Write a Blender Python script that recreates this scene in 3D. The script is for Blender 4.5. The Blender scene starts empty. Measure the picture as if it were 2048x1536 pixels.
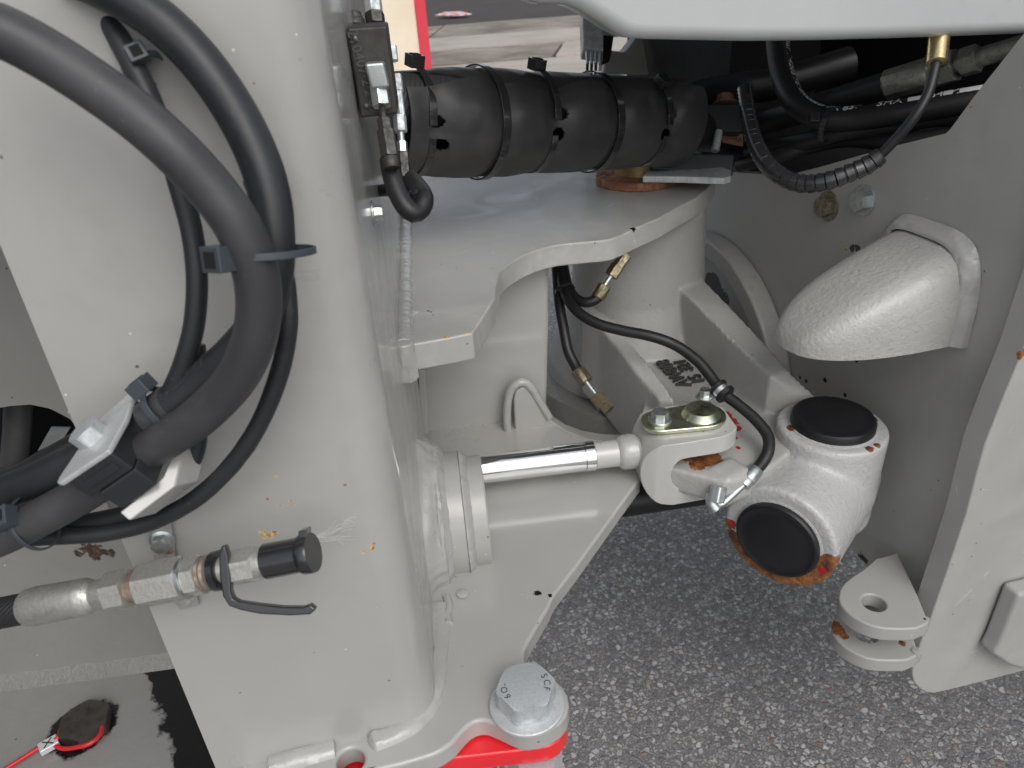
import bpy, bmesh, math, random
import numpy as np
from mathutils import Vector, noise
from math import sin, cos, pi, radians
random.seed(7)
SC = bpy.context.scene
COL = SC.collection
NV = np.array
# ------------------------------------------------------------ camera
F_PX, TH, RHO, YAW, HC = 1500.0, radians(29.5), radians(3.9), radians(5.0), 1.25
_Fh = NV([sin(YAW), cos(YAW), 0.]); _R0 = NV([cos(YAW), -sin(YAW), 0.])
CF = _Fh*cos(TH)-NV([0, 0, sin(TH)]); _U0 = np.cross(_R0, CF)
CR = cos(RHO)*_R0-sin(RHO)*_U0; CU = cos(RHO)*_U0+sin(RHO)*_R0
CC = NV([0., 0., HC])
def W(px, py, d): return CC+d*(CF+CR*(px-1024)/F_PX+CU*(768-py)/F_PX)
def hit(px, py, p0, n):
    D = W(px, py, 1.)-CC; n = NV(n, float)
    return CC+D*(n@(NV(p0, float)-CC))/(n@D)
def onz(px, py, z): return hit(px, py, (0, 0, z), (0, 0, 1))
def ony(px, py, y): return hit(px, py, (0, y, 0), (0, 1, 0))
cd = bpy.data.cameras.new('camera'); cam = bpy.data.objects.new('camera', cd); COL.objects.link(cam)
from mathutils import Matrix
M = Matrix(((CR[0], CU[0], -CF[0], CC[0]), (CR[1], CU[1], -CF[1], CC[1]), (CR[2], CU[2], -CF[2], CC[2]), (0, 0, 0, 1)))
cam.matrix_world = M
cd.sensor_width = 36; cd.lens = F_PX/2048*36; cd.clip_start = 0.02; cd.clip_end = 500
cd.dof.use_dof = True; cd.dof.focus_distance = 0.74; cd.dof.aperture_fstop = 14
SC.camera = cam
# ------------------------------------------------------------ sky, sun, exposure
SUN_EL, SUN_AZ = radians(48), radians(165)
wd = bpy.data.worlds.new('World'); SC.world = wd; wd.use_nodes = True
nt = wd.node_tree; bgn = nt.nodes['Background']
sky = nt.nodes.new('ShaderNodeTexSky'); sky.sky_type = 'NISHITA'; sky.sun_disc = False
sky.sun_elevation = SUN_EL; sky.sun_rotation = SUN_AZ; sky.dust_density = 3.0; sky.air_density = 1.0
hs = nt.nodes.new('ShaderNodeHueSaturation'); hs.inputs['Saturation'].default_value = 0.40
nt.links.new(sky.outputs[0], hs.inputs['Color']); nt.links.new(hs.outputs[0], bgn.inputs[0])
bgn.inputs[1].default_value = 0.15
sl = bpy.data.lights.new('sun', 'SUN'); sl.energy = 0.6; sl.angle = radians(40); sl.color = (1, .985, .965)
so = bpy.data.objects.new('sun', sl); COL.objects.link(so)
sd = Vector((sin(SUN_AZ)*cos(SUN_EL), cos(SUN_AZ)*cos(SUN_EL), sin(SUN_EL)))
so.rotation_euler = sd.to_track_quat('Z', 'Y').to_euler(); so.location = (0, -3, 6)
SC.view_settings.view_transform = 'Standard'; SC.view_settings.look = 'None'
SC.view_settings.exposure = 0.20; SC.view_settings.gamma = 1.0

# ------------------------------------------------------------ materials
def srgb(*c):
    return tuple(((x/255)/12.92 if x/255 <= .04045 else ((x/255+.055)/1.055)**2.4) for x in c)
class Mat:
    def __init__(s, name):
        s.m = bpy.data.materials.new(name); s.m.use_nodes = True
        s.t = s.m.node_tree; s.b = s.t.nodes['Principled BSDF']
        s.pos = s.t.nodes.new('ShaderNodeNewGeometry').outputs['Position']
    def n(s, typ, **k):
        x = s.t.nodes.new(typ)
        for a, v in k.items():
            if a in x.inputs.keys(): x.inputs[a].default_value = v
            else: setattr(x, a, v)
        return x
    def link(s, a, b): s.t.links.new(a, b)
    def noise(s, scale, detail=4, rough=.55, src=None, dist=0.):
        x = s.n('ShaderNodeTexNoise'); x.inputs['Scale'].default_value = scale; x.inputs['Detail'].default_value = detail
        x.inputs['Roughness'].default_value = rough; x.inputs['Distortion'].default_value = dist
        s.link(src or s.pos, x.inputs['Vector']); return x.outputs['Fac']
    def ramp(s, fac, lo, hi, smooth=False):
        x = s.n('ShaderNodeMapRange'); x.inputs['From Min'].default_value = lo; x.inputs['From Max'].default_value = hi
        if smooth: x.interpolation_type = 'SMOOTHSTEP'
        s.link(fac, x.inputs['Value']); return x.outputs[0]
    def math(s, op, a, b=None):
        x = s.n('ShaderNodeMath', operation=op)
        for i, v in enumerate((a, b)):
            if v is None: continue
            if isinstance(v, (int, float)): x.inputs[i].default_value = v
            else: s.link(v, x.inputs[i])
        return x.outputs[0]
    def mix(s, fac, a, b):
        x = s.n('ShaderNodeMix', data_type='RGBA')
        if isinstance(fac, (int, float)): x.inputs[0].default_value = fac
        else: s.link(fac, x.inputs[0])
        for i, v in ((6, a), (7, b)):
            if isinstance(v, tuple): x.inputs[i].default_value = (*v[:3], 1)
            else: s.link(v, x.inputs[i])
        return x.outputs[2]
    def fmix(s, fac, a, b):
        x = s.n('ShaderNodeMix', data_type='FLOAT')
        s.link(fac, x.inputs[0])
        for i, v in ((2, a), (3, b)):
            if isinstance(v, (int, float)): x.inputs[i].default_value = v
            else: s.link(v, x.inputs[i])
        return x.outputs[0]
    def bump(s, h, strength, dist, prev=None):
        x = s.n('ShaderNodeBump'); x.inputs['Strength'].default_value = strength; x.inputs['Distance'].default_value = dist
        s.link(h, x.inputs['Height'])
        if prev: s.link(prev, x.inputs['Normal'])
        return x.outputs[0]
    def blob(s, p, r, nz, wob=.5):
        """1 inside a ragged patch round p of radius r"""
        v = s.n('ShaderNodeVectorMath', operation='DISTANCE'); s.link(s.pos, v.inputs[0]); v.inputs[1].default_value = tuple(p)
        a = s.math('DIVIDE', v.outputs['Value'], r)
        b = s.math('ADD', a, s.math('MULTIPLY', s.math('SUBTRACT', nz, .5), wob*4))
        return s.ramp(b, 1.0, .9)
    def col(s, c): s._set('Base Color', c)
    def _set(s, k, v):
        if isinstance(v, (int, float)): s.b.inputs[k].default_value = v
        elif isinstance(v, tuple): s.b.inputs[k].default_value = (*v[:3], 1)
        else: s.link(v, s.b.inputs[k])
PAINT = srgb(170, 169, 165)
RUST = srgb(140, 74, 32)
def paint(name, base=PAINT, spots=(), rusts=(), oils=(), reds=(), orange=.12, cast=0., rough=.32, coat=.35, wet=0., film=0., specks=True, wavy=.12, browns=(), scratch=0., metallic=0., streak=0., crough=.12):
    m = Mat(name)
    big = m.noise(3.2, 3, .5); fine = m.noise(60, 5, .6); vf = m.noise(900, 3, .5)
    c = m.mix(m.ramp(big, .3, .7), tuple(x*.94 for x in base), tuple(min(1, x*1.05) for x in base))
    c = m.mix(m.ramp(fine, .45, .75), c, tuple(x*.97 for x in base))
    rg = m.fmix(m.ramp(m.noise(9, 4, .6), .35, .7), rough*.8, rough*1.3)
    if specks:
        for sc, th, cc, seed in ((55, .085, (.05, .045, .04), 0.), (70, .075, (.75, .73, .68), 3.1), (38, .06, (.02, .02, .02), 7.7)):
            vo = m.n('ShaderNodeTexVoronoi'); vo.inputs['Scale'].default_value = sc
            off = m.n('ShaderNodeVectorMath', operation='ADD'); m.link(m.pos, off.inputs[0]); off.inputs[1].default_value = (seed, seed*.7, seed*1.3)
            m.link(off.outputs[0], vo.inputs['Vector'])
            rnd = m.n('ShaderNodeSeparateColor'); m.link(vo.outputs['Color'], rnd.inputs[0])
            keep = m.ramp(rnd.outputs[0], .80, .82)
            d = m.math('ADD', vo.outputs['Distance'], m.math('MULTIPLY', vf, .05))
            dot = m.math('MULTIPLY', m.ramp(d, th+.01, th-.005), keep)
            dot = m.math('MULTIPLY', dot, .8)
            c = m.mix(dot, c, cc)
    if film:   # dried pale dust film in cloudy streaks
        f = m.ramp(m.noise(14, 6, .65, dist=1.2), .42, .68)
        c = m.mix(m.math('MULTIPLY', f, film), c, tuple(min(1, x*1.25) for x in base))
        rg = m.fmix(f, rg, rough*2.0)
    h = m.math('ADD', m.math('MULTIPLY', m.noise(420, 2, .5), .35), m.math('MULTIPLY', m.noise(120, 3, .5), .65))
    nrm = m.bump(h, orange, .0012)
    nrm = m.bump(m.noise(16, 2, .4), wavy, .004, nrm)
    if cast:
        nrm = m.bump(m.noise(190, 5, .6, dist=.4), cast, .0022, nrm)
    if streak:
        mp = m.n('ShaderNodeMapping'); mp.inputs['Scale'].default_value = (400, 400, 6); m.link(m.pos, mp.inputs['Vector'])
        nrm = m.bump(m.noise(1, 3, .5, mp.outputs[0]), streak, .001, nrm)
    met = None
    rn = m.noise(240, 5, .7)
    rn2 = m.noise(45, 4, .6)
    def over(mask, cc, r):
        nonlocal c, rg
        c = m.mix(mask, c, cc); rg = m.fmix(mask, rg, r)
    if scratch:
        for sc_, sd_ in ((7, 0.), (11, 4.)):
            of = m.n('ShaderNodeVectorMath', operation='ADD'); m.link(m.pos, of.inputs[0]); of.inputs[1].default_value = (sd_, sd_, sd_)
            l_ = m.math('ABSOLUTE', m.math('SUBTRACT', m.noise(sc_, 1, .3, of.outputs[0]), .5))
            k_ = m.math('MULTIPLY', m.ramp(l_, .0022, .0008), m.ramp(m.noise(sc_*2.6, 2, .5, of.outputs[0]), .60, .64))
            c = m.mix(m.math('MULTIPLY', k_, scratch), c, (.80, .80, .78))
    tiny = [q for q in rusts if q[1] < .0032]; rusts = [q for q in rusts if q[1] >= .0032]
    if tiny:
        tot = None
        for p, r in tiny:
            b = m.blob(p, r, rn, .6); tot = b if tot is None else m.math('MAXIMUM', tot, b)
        over(tot, m.mix(m.ramp(rn, .42, .58), srgb(222, 196, 142), srgb(150, 92, 40)), .6)
    for p, r in browns:
        over(m.blob(p, r, rn, .9), m.mix(m.ramp(rn, .4, .6), (.035, .022, .016), (.10, .06, .04)), .7)
    if rusts:
        tot = None
        for p, r in rusts:
            b = m.blob(p, r, rn2 if r > .012 else rn, .35)
            tot = b if tot is None else m.math('MAXIMUM', tot, b)
        rc = m.mix(m.ramp(rn2, .38, .60), m.mix(m.ramp(rn, .35, .65), srgb(48, 26, 18), srgb(108, 56, 30)), m.mix(m.ramp(rn, .35, .65), srgb(120, 66, 30), srgb(176, 118, 56)))
        over(tot, rc, .75)
    for p, r in reds:
        over(m.blob(p, r, rn2, .5), srgb(170, 22, 26), .4)
    for p, r in oils:
        over(m.blob(p, r, rn2 if r > .02 else rn, .22 if r > .02 else .5), (.006, .006, .008), .25)
    m.col(c); m._set('Roughness', rg); m.link(nrm, m.b.inputs['Normal'])
    m.b.inputs['Coat Weight'].default_value = coat; m.b.inputs['Coat Roughness'].default_value = crough
    m.b.inputs['Metallic'].default_value = metallic
    return m.m
def rubber(name, base=.012, rough=.5, bumpsc=500, bs=.15, weave=False, dusty=.25, tint=(1, 1, 1.1)):
    m = Mat(name)
    b = (base*tint[0], base*tint[1], base*tint[2])
    d = m.ramp(m.noise(11, 5, .65), .45, .8)
    c = m.mix(m.math('MULTIPLY', d, dusty), b, (base*3.2+.02, base*3.1+.018, base*3.0+.016))
    c = m.mix(m.math('MULTIPLY', m.ramp(m.noise(260, 4, .6), .66, .74), dusty), c, (.22, .2, .17))
    m.col(c); m._set('Roughness', m.fmix(d, rough, min(1, rough+.2)))
    nrm = m.bump(m.noise(bumpsc, 3, .5), bs, .0008)
    if weave:
        tc = m.n('ShaderNodeTexCoord'); uv = tc.outputs['UV']
        w1 = m.n('ShaderNodeTexWave', bands_direction='DIAGONAL'); w1.inputs['Scale'].default_value = weave
        m.link(uv, w1.inputs['Vector']); nrm = m.bump(w1.outputs['Fac'], .5, .0008, nrm)
    m.link(nrm, m.b.inputs['Normal'])
    return m.m
def metal(name, base, rough=.3, mott=.5, msc=120, rust=0., bs=.15, metallic=1., tint2=None):
    m = Mat(name)
    n1 = m.ramp(m.noise(msc, 5, .65), .35, .68)
    c = m.mix(m.math('MULTIPLY', n1, mott), base, tint2 or tuple(x*.45 for x in base))
    rg = m.fmix(n1, rough, min(1, rough*1.9))
    if rust:
        rm = m.ramp(m.noise(40, 6, .7), .75-rust*.4, .85-rust*.4)
        c = m.mix(rm, c, m.mix(m.ramp(m.noise(200, 4, .6), .3, .7), srgb(60, 32, 20), srgb(150, 90, 52)))
        rg = m.fmix(rm, rg, .8); met = m.fmix(rm, metallic, 0.); m.link(met, m.b.inputs['Metallic'])
    else: m.b.inputs['Metallic'].default_value = metallic
    m.col(c); m._set('Roughness', rg); m.link(m.bump(m.noise(msc*3, 4, .6), bs, .001), m.b.inputs['Normal'])
    return m.m

# ------------------------------------------------------------ geometry helpers (world coordinates)
ORG = {}
def nrmz(v): v = NV(v, float); return v/max(1e-12, np.linalg.norm(v))
def perp(a):
    a = nrmz(a); r = NV([0, 0, 1.]) if abs(a[2]) < .9 else NV([0, 1., 0])
    u = nrmz(np.cross(r, a)); return u, np.cross(a, u)
def thing(name, label, cat, loc, group=None):
    o = bpy.data.objects.new(name, None); COL.objects.link(o); o.empty_display_size = .02
    o.location = Vector(loc); ORG[o] = NV(loc, float)
    o['label'] = label; o['category'] = cat
    if group: o['group'] = group
    return o
def tag(o, label, cat, group=None):
    o['label'] = label; o['category'] = cat
    if group: o['group'] = group
    return o
def part(name, geo, mat, parent=None, bevel=0., seg=3, ang=35, label=None, flat=False, sub=0, kind=None, uv=None, disp=None):
    V, Fc = geo[0], geo[1]; uv = geo[2] if len(geo) > 2 else None
    V = NV(V, float); org = (V.min(0)+V.max(0))/2
    me = bpy.data.meshes.new(name); me.from_pydata((V-org).tolist(), [], [list(map(int, f)) for f in Fc]); me.update()
    if uv is not None:
        ul = me.uv_layers.new(name='UVMap')
        for p in me.polygons:
            for li in p.loop_indices: ul.data[li].uv = uv[me.loops[li].vertex_index]
    bm = bmesh.new(); bm.from_mesh(me); bmesh.ops.recalc_face_normals(bm, faces=bm.faces); bm.to_mesh(me); bm.free()
    if not flat:
        for p in me.polygons: p.use_smooth = True
        me.set_sharp_from_angle(angle=radians(ang))
    o = bpy.data.objects.new(name, me); COL.objects.link(o); me.materials.append(getattr(mat, 'm', mat))
    ORG[o] = org
    if parent is not None:
        o.parent = parent; o.location = Vector(org-ORG[parent])
    else: o.location = Vector(org)
    if bevel:
        b = o.modifiers.new('bevel', 'BEVEL'); b.width = bevel; b.segments = seg; b.limit_method = 'ANGLE'; b.angle_limit = radians(ang)
        b.harden_normals = False
        wn = o.modifiers.new('wn', 'WEIGHTED_NORMAL'); wn.keep_sharp = False
    if label: o['label'] = label
    if kind: o['kind'] = kind
    return o
def struct(o): o['kind'] = 'structure'; return o
def prism(outline, vec, hole=None):
    P = [NV(p, float) for p in outline]; v = NV(vec, float); n = len(P)
    if hole is None:
        V = P+[p+v for p in P]
        Fc = [list(range(n)), list(range(2*n-1, n-1, -1))]+[[i, (i+1) % n, n+(i+1) % n, n+i] for i in range(n)]
        return V, Fc
    from mathutils.geometry import tessellate_polygon
    H = [NV(p, float) for p in hole]; m = len(H)
    base = P+H; tri = tessellate_polygon([[Vector(p) for p in P], [Vector(p) for p in H]])
    N = n+m; V = base+[p+v for p in base]
    Fc = [list(t) for t in tri]+[[a+N for a in reversed(t)] for t in tri]
    Fc += [[i, (i+1) % n, N+(i+1) % n, N+i] for i in range(n)]
    Fc += [[n+i, n+(i+1) % m, N+n+(i+1) % m, N+n+i] for i in range(m)]
    return V, Fc
def box(c, u, v, w):
    c, u, v, w = [NV(x, float) for x in (c, u, v, w)]
    return prism([c-u-v-w, c+u-v-w, c+u+v-w, c-u+v-w], 2*w)
def merge(*gs):
    V, Fc = [], []
    for g in gs:
        k = len(V); V += [NV(p) for p in g[0]]; Fc += [[i+k for i in f] for f in g[1]]
    return V, Fc
def revolve(p0, ax, prof, n=48, rf=None, ref=None, a0=0.):
    """prof: (s, r) along the axis; rf(theta, s, r)->r"""
    ax = nrmz(ax)
    if ref is None: u, v = perp(ax)
    else: u = nrmz(NV(ref)-ax*(NV(ref)@ax)); v = np.cross(ax, u)
    V, Fc = [], []
    for s, r in prof:
        for k in range(n):
            t = a0+2*pi*k/n; rr = rf(t, s, r) if rf else r
            V.append(NV(p0)+ax*s+(u*cos(t)+v*sin(t))*rr)
    m = len(prof)
    for j in range(m-1):
        for k in range(n):
            Fc.append([j*n+k, j*n+(k+1) % n, (j+1)*n+(k+1) % n, (j+1)*n+k])
    Fc.append([k for k in range(n)][::-1]); Fc.append([(m-1)*n+k for k in range(n)])
    return V, Fc
def hexnut(p0, ax, af, h, hole=0., n=48, rot=0., cham=.5, both=False, dome=0.):
    ri = af/2
    def rf(t, s, r):
        if r >= 0: return r
        a = (t+rot) % (pi/3)-pi/6; return min(ri/cos(a), ri*1.125)
    def rows():
        return
    ax = nrmz(ax); u, v = perp(ax); V, Fc = [], []
    def ring(fn):
        for k in range(n):
            t = 2*pi*k/n; s, r = fn(t); V.append(NV(p0)+ax*s+(u*cos(t)+v*sin(t))*r)
    hx = lambda t: ri/cos((t+rot) % (pi/3)-pi/6)
    ring(lambda t: (0 if not both else (hx(t)-ri)*cham, hx(t)))
    ring(lambda t: (h-(hx(t)-ri)*cham, hx(t)))
    ring(lambda t: (h, ri*.96))
    nr = 3
    if hole:
        ring(lambda t: (h, hole)); ring(lambda t: (h*.6, hole)); nr = 5
    elif dome:
        ring(lambda t: (h, ri*.8)); ring(lambda t: (h+dome, ri*.76)); nr = 5
    for j in range(nr-1):
        for k in range(n): Fc.append([j*n+k, j*n+(k+1) % n, (j+1)*n+(k+1) % n, (j+1)*n+k])
    Fc.append(list(range(n))[::-1]); Fc.append([(nr-1)*n+k for k in range(n)])
    return V, Fc
def spline(pts, step=.004, closed=False):
    P = [NV(p, float) for p in pts]; out = []
    n = len(P)
    rng = range(n) if closed else range(n-1)
    for i in rng:
        if closed: p0, p1, p2, p3 = P[i-1], P[i], P[(i+1) % n], P[(i+2) % n]
        else: p0, p1, p2, p3 = P[max(0, i-1)], P[i], P[i+1], P[min(n-1, i+2)]
        k = max(2, int(np.linalg.norm(p2-p1)/step))
        for j in range(k):
            t = j/k
            out.append(.5*((2*p1)+(-p0+p2)*t+(2*p0-5*p1+4*p2-p3)*t*t+(-p0+3*p1-3*p2+p3)*t**3))
    if not closed: out.append(P[-1])
    return out
def frames(C):
    C = [NV(c) for c in C]; n = len(C); T = []
    for i in range(n):
        T.append(nrmz(C[min(n-1, i+1)]-C[max(0, i-1)]))
    u, _ = perp(T[0]); U = [u]
    for i in range(1, n):
        u = U[-1]-T[i]*(U[-1]@T[i]); U.append(nrmz(u))
    return C, T, U, [np.cross(T[i], U[i]) for i in range(n)]
def tube(pts, r, n=20, step=.004, rf=None, caps=True, smooth=True, closed=False):
    """rf(s, theta, i/n)->radius factor"""
    C = spline(pts, step, closed) if smooth else [NV(p) for p in pts]
    C, T, U, Vv = frames(C); L = len(C); s = 0.; V, UVs = [], []
    for i in range(L):
        if i: s += np.linalg.norm(C[i]-C[i-1])
        rr = r(i/(L-1)) if callable(r) else r
        for k in range(n):
            t = 2*pi*k/n; q = rr*(rf(s, t, i/(L-1)) if rf else 1.)
            V.append(C[i]+(U[i]*cos(t)+Vv[i]*sin(t))*q); UVs.append((s, t/(2*pi)*.08))
    Fc = []
    for i in range(L-1):
        for k in range(n): Fc.append([i*n+k, i*n+(k+1) % n, (i+1)*n+(k+1) % n, (i+1)*n+k])
    if closed:
        for k in range(n): Fc.append([(L-1)*n+k, (L-1)*n+(k+1) % n, (k+1) % n, k])
    elif caps: Fc.append(list(range(n))[::-1]); Fc.append([(L-1)*n+k for k in range(n)])
    return V, Fc, UVs
def weld(pts, r, pitch=.006, amp=.12, rough=.10, n=18, step=.0008):
    amp *= .4; rough *= .5
    seed = random.random()*50
    def rf(s, t, f):
        w = (s/pitch+.25*cos(t)) % 1.
        e = min(1., f/.03+.3, (1-f)/.03+.3)
        return (1+amp*(w**.6-.6)+rough*noise.noise((s*140+seed, cos(t)*1.4, sin(t)*1.4))+.10*noise.noise((s*40+seed, cos(t), sin(t)+4)))*e
    return tube(pts, r, n=n, step=step, rf=rf)
def fillet(pts, r, rough=.12, n=24, step=.0012):
    seed = random.random()*50
    def rf(s, t, f):
        e = min(1., (f/.05)**.5+.12, ((1-f)/.05)**.5+.12)
        return (1+rough*noise.noise((s*26+seed, cos(t)*3.4, sin(t)*3.4))+.05*noise.noise((s*90+seed, cos(t)*5, sin(t)*5)))*e
    return tube(pts, r, n=n, step=step, rf=rf)
_font = None
def textgeo(body, size, depth, org, xd, yd, font_scale_x=1., align='CENTER', off=0.):
    cu = bpy.data.curves.new('lettering', 'FONT'); cu.body = body; cu.size = size; cu.extrude = depth/2; cu.align_x = align; cu.align_y = 'CENTER'; cu.resolution_u = 3; cu.offset = off
    o = bpy.data.objects.new('lettering', cu); COL.objects.link(o)
    dg = bpy.context.evaluated_depsgraph_get(); me = bpy.data.meshes.new_from_object(o.evaluated_get(dg))
    xd, yd = nrmz(xd), nrmz(yd); nd = nrmz(np.cross(xd, yd))
    raw = [NV(v.co) for v in me.vertices]; Fc = [list(p.vertices) for p in me.polygons]
    bpy.data.objects.remove(o); bpy.data.curves.remove(cu); bpy.data.meshes.remove(me)
    if org is None: return raw, Fc
    V = [NV(org)+xd*p[0]*font_scale_x+yd*p[1]+nd*p[2] for p in raw]
    return V, Fc
def text_on_tube(body, size, path, r, s0, side, step=.003, flip=False, lift=.0002):
    """lettering wrapped on a hose: reads along the path; side = world direction of the face that carries it"""
    raw, Fc = textgeo(body, size, .0002, None, (1, 0, 0), (0, 1, 0), align='LEFT')
    C = spline(path, step); L = [0.]
    for i in range(1, len(C)): L.append(L[-1]+np.linalg.norm(C[i]-C[i-1]))
    V = []
    for p in raw:
        s = s0+p[0]; i = int(np.searchsorted(L, s))-1; i = max(0, min(len(C)-2, i))
        t = (s-L[i])/(L[i+1]-L[i]); c = C[i]+(C[i+1]-C[i])*t; T = nrmz(C[min(len(C)-1, i+2)]-C[max(0, i-1)])
        sd_ = nrmz(NV(side)-T*(NV(side)@T)); up = np.cross(sd_, T)
        if flip: up = -up
        a = p[1]/r
        V.append(c+(sd_*cos(a)+up*sin(a))*(r+lift+p[2]))
    return V, Fc
def boolean(o, geo, op='DIFFERENCE'):
    c = part('cutter', geo, o.data.materials[0]); m = o.modifiers.new('b', 'BOOLEAN'); m.operation = op; m.object = c; m.solver = 'EXACT'
    # keep booleans before bevels
    while o.modifiers[0] != m:
        i = list(o.modifiers).index(m); o.modifiers.move(i, i-1)
    others = [(x, x.show_viewport) for x in o.modifiers if x != m]
    for x, _ in others: x.show_viewport = False
    bpy.context.view_layer.update(); dg = bpy.context.evaluated_depsgraph_get()
    me = bpy.data.meshes.new_from_object(o.evaluated_get(dg)); o.modifiers.remove(m); o.data = me
    for x, s in others: x.show_viewport = s
    bpy.data.objects.remove(c)
    for p in me.polygons: p.use_smooth = True
    me.set_sharp_from_angle(angle=radians(35)); return o
def bolt(name, label, cat, p0, ax, af, h, mat, washer=None, wmat=None, flange=None, rot=0., group=None, stamp=None, smat=None, xdir=None):
    t = thing(name, label, cat, p0, group); ax = nrmz(ax); p = NV(p0, float)
    if washer:
        wr, wt = washer
        part('washer', revolve(p, ax, [(0, wr*.97), (wt*.2, wr), (wt*.8, wr), (wt, wr*.97), (wt, wr*.4)], 56), wmat or mat, t); p = p+ax*wt
    if flange:
        fr, ft = flange
        part('flange', revolve(p, ax, [(0, fr), (ft*.5, fr), (ft, fr*.8)], 40), mat, t); p = p+ax*ft*.9
    hd_p_ = part('head', hexnut(p, ax, af, h, rot=rot, cham=.38), mat, t)
    if stamp:
        for s, org, xd, yd, sz in stamp(p+ax*h): part('lettering', textgeo(s, sz, .0008, org, xd, yd), smat or mat, hd_p_)
    return t
# ============================================================ GROUND AND BACKGROUND
def asphalt_mat():
    m = Mat('asphalt')
    def stones(scale, lo, seed, thr):
        off = m.n('ShaderNodeVectorMath', operation='ADD'); m.link(m.pos, off.inputs[0]); off.inputs[1].default_value = (seed, seed*.3, 0)
        wn = m.n('ShaderNodeTexNoise'); wn.inputs['Scale'].default_value = scale*1.1; wn.inputs['Detail'].default_value = 3; m.link(off.outputs[0], wn.inputs['Vector'])
        w2 = m.n('ShaderNodeVectorMath', operation='SCALE'); m.link(wn.outputs['Color'], w2.inputs[0]); w2.inputs['Scale'].default_value = .9/scale
        w3 = m.n('ShaderNodeVectorMath', operation='ADD'); m.link(off.outputs[0], w3.inputs[0]); m.link(w2.outputs[0], w3.inputs[1])
        vo = m.n('ShaderNodeTexVoronoi'); vo.inputs['Scale'].default_value = scale; m.link(w3.outputs[0], vo.inputs['Vector'])
        ve = m.n('ShaderNodeTexVoronoi', feature='DISTANCE_TO_EDGE'); ve.inputs['Scale'].default_value = scale; m.link(w3.outputs[0], ve.inputs['Vector'])
        rnd = m.n('ShaderNodeSeparateColor'); m.link(vo.outputs['Color'], rnd.inputs[0])
        keep = m.ramp(rnd.outputs[0], thr, thr+.04)
        inside = m.ramp(ve.outputs['Distance'], lo, lo+.13)
        return m.math('MULTIPLY', keep, inside), rnd
    base = m.mix(m.ramp(m.noise(5, 4, .6), .3, .7), (.125, .119, .116), (.18, .172, .168))
    s1, r1 = stones(96, .06, 0, .36)
    s2, r2 = stones(170, .08, 5.3, .42)
    s3, r3 = stones(330, .06, 9.1, .45)
    cr = m.n('ShaderNodeValToRGB'); m.link(r1.outputs[1], cr.inputs[0]); e = cr.color_ramp.elements
    e[0].position = 0; e[0].color = (.15, .147, .15, 1); e[1].position = 1; e[1].color = (.70, .68, .66, 1)
    for p, c in ((.30, (.25, .245, .248)), (.62, (.46, .45, .445)), (.90, (.66, .65, .64)), (.925, (.30, .15, .11)), (.95, (.42, .34, .24))):
        x = e.new(p); x.color = (*c, 1)
    c = m.mix(s3, base, m.mix(r3.outputs[1], (.11, .108, .106), (.44, .43, .42)))
    c = m.mix(s2, c, m.mix(r2.outputs[1], (.16, .157, .155), (.55, .54, .53)))
    c = m.mix(s1, c, cr.outputs[0])
    st = m.ramp(m.noise(2.3, 4, .6), .62, .72)
    c = m.mix(m.math('MULTIPLY', st, .35), c, (.05, .035, .03))
    grit = m.ramp(m.noise(700, 3, .6), .3, .75)
    c = m.mix(m.math('MULTIPLY', grit, .35), c, (.30, .29, .29))
    m.col(c); m._set('Roughness', m.fmix(s1, .55, .8))
    h = m.math('ADD', s1, m.math('MULTIPLY', s2, .5)); h = m.math('ADD', h, m.math('MULTIPLY', m.noise(600, 3), .5))
    m.link(m.bump(h, .8, .003), m.b.inputs['Normal']); return m.m
def concrete_mat(name, a, b, wet=0.):
    m = Mat(name); n = m.ramp(m.noise(.9, 6, .65, dist=.6), .35, .68)
    c = m.mix(n, a, b); c = m.mix(m.math('MULTIPLY', m.ramp(m.noise(30, 4), .4, .8), .3), c, tuple(x*.6 for x in a))
    m.col(c); m._set('Roughness', m.fmix(n, .25 if wet else .7, .85)); return m.m
A_M = asphalt_mat()
def plate_xy(x0, x1, y0, y1, z, t):
    return prism([(x0, y0, z), (x1, y0, z), (x1, y1, z), (x0, y1, z)], (0, 0, -t))
struct(part('ground', plate_xy(-60, 60, -40, 8.2, 0., .2), A_M, flat=True))
C1 = concrete_mat('pale_concrete', (.50, .45, .38), (.36, .33, .29)); C2 = concrete_mat('damp_concrete', (.15, .125, .10), (.40, .35, .29))
C3 = concrete_mat('wet_tarmac', (.030, .024, .020), (.075, .06, .05))
pv = part('pavement', plate_xy(-60, 60, 8.2, 11.3, .01, .2), C1, flat=True); struct(pv)
yd = part('yard', plate_xy(-60, 60, 11.3, 160, -.03, .2), C3, flat=True); struct(yd)
ys = [11.32, 13.2, 15.6, 19.0]; xs = [-14, -9, -5.2, -1.6, 1.9, 4.2, 7.8, 11.5, 16]
for j in range(3):
    for i in range(8):
        sh = .9*j
        P = [(xs[i]+sh+.03, ys[j]+.02, .02+.004*((i*7+j*3) % 5)), (xs[i+1]+sh-.03, ys[j]+.02, 0), (xs[i+1]+sh+.45, ys[j+1]-.03, 0), (xs[i]+sh+.5, ys[j+1]-.03, 0)]
        z = P[0][2]; P = [(a, b, z) for a, b, _ in P]
        part('slab', prism(P, (0, 0, -.12)), C2 if (i+j) % 2 or j == 2 else C1, yd, flat=True)
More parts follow.
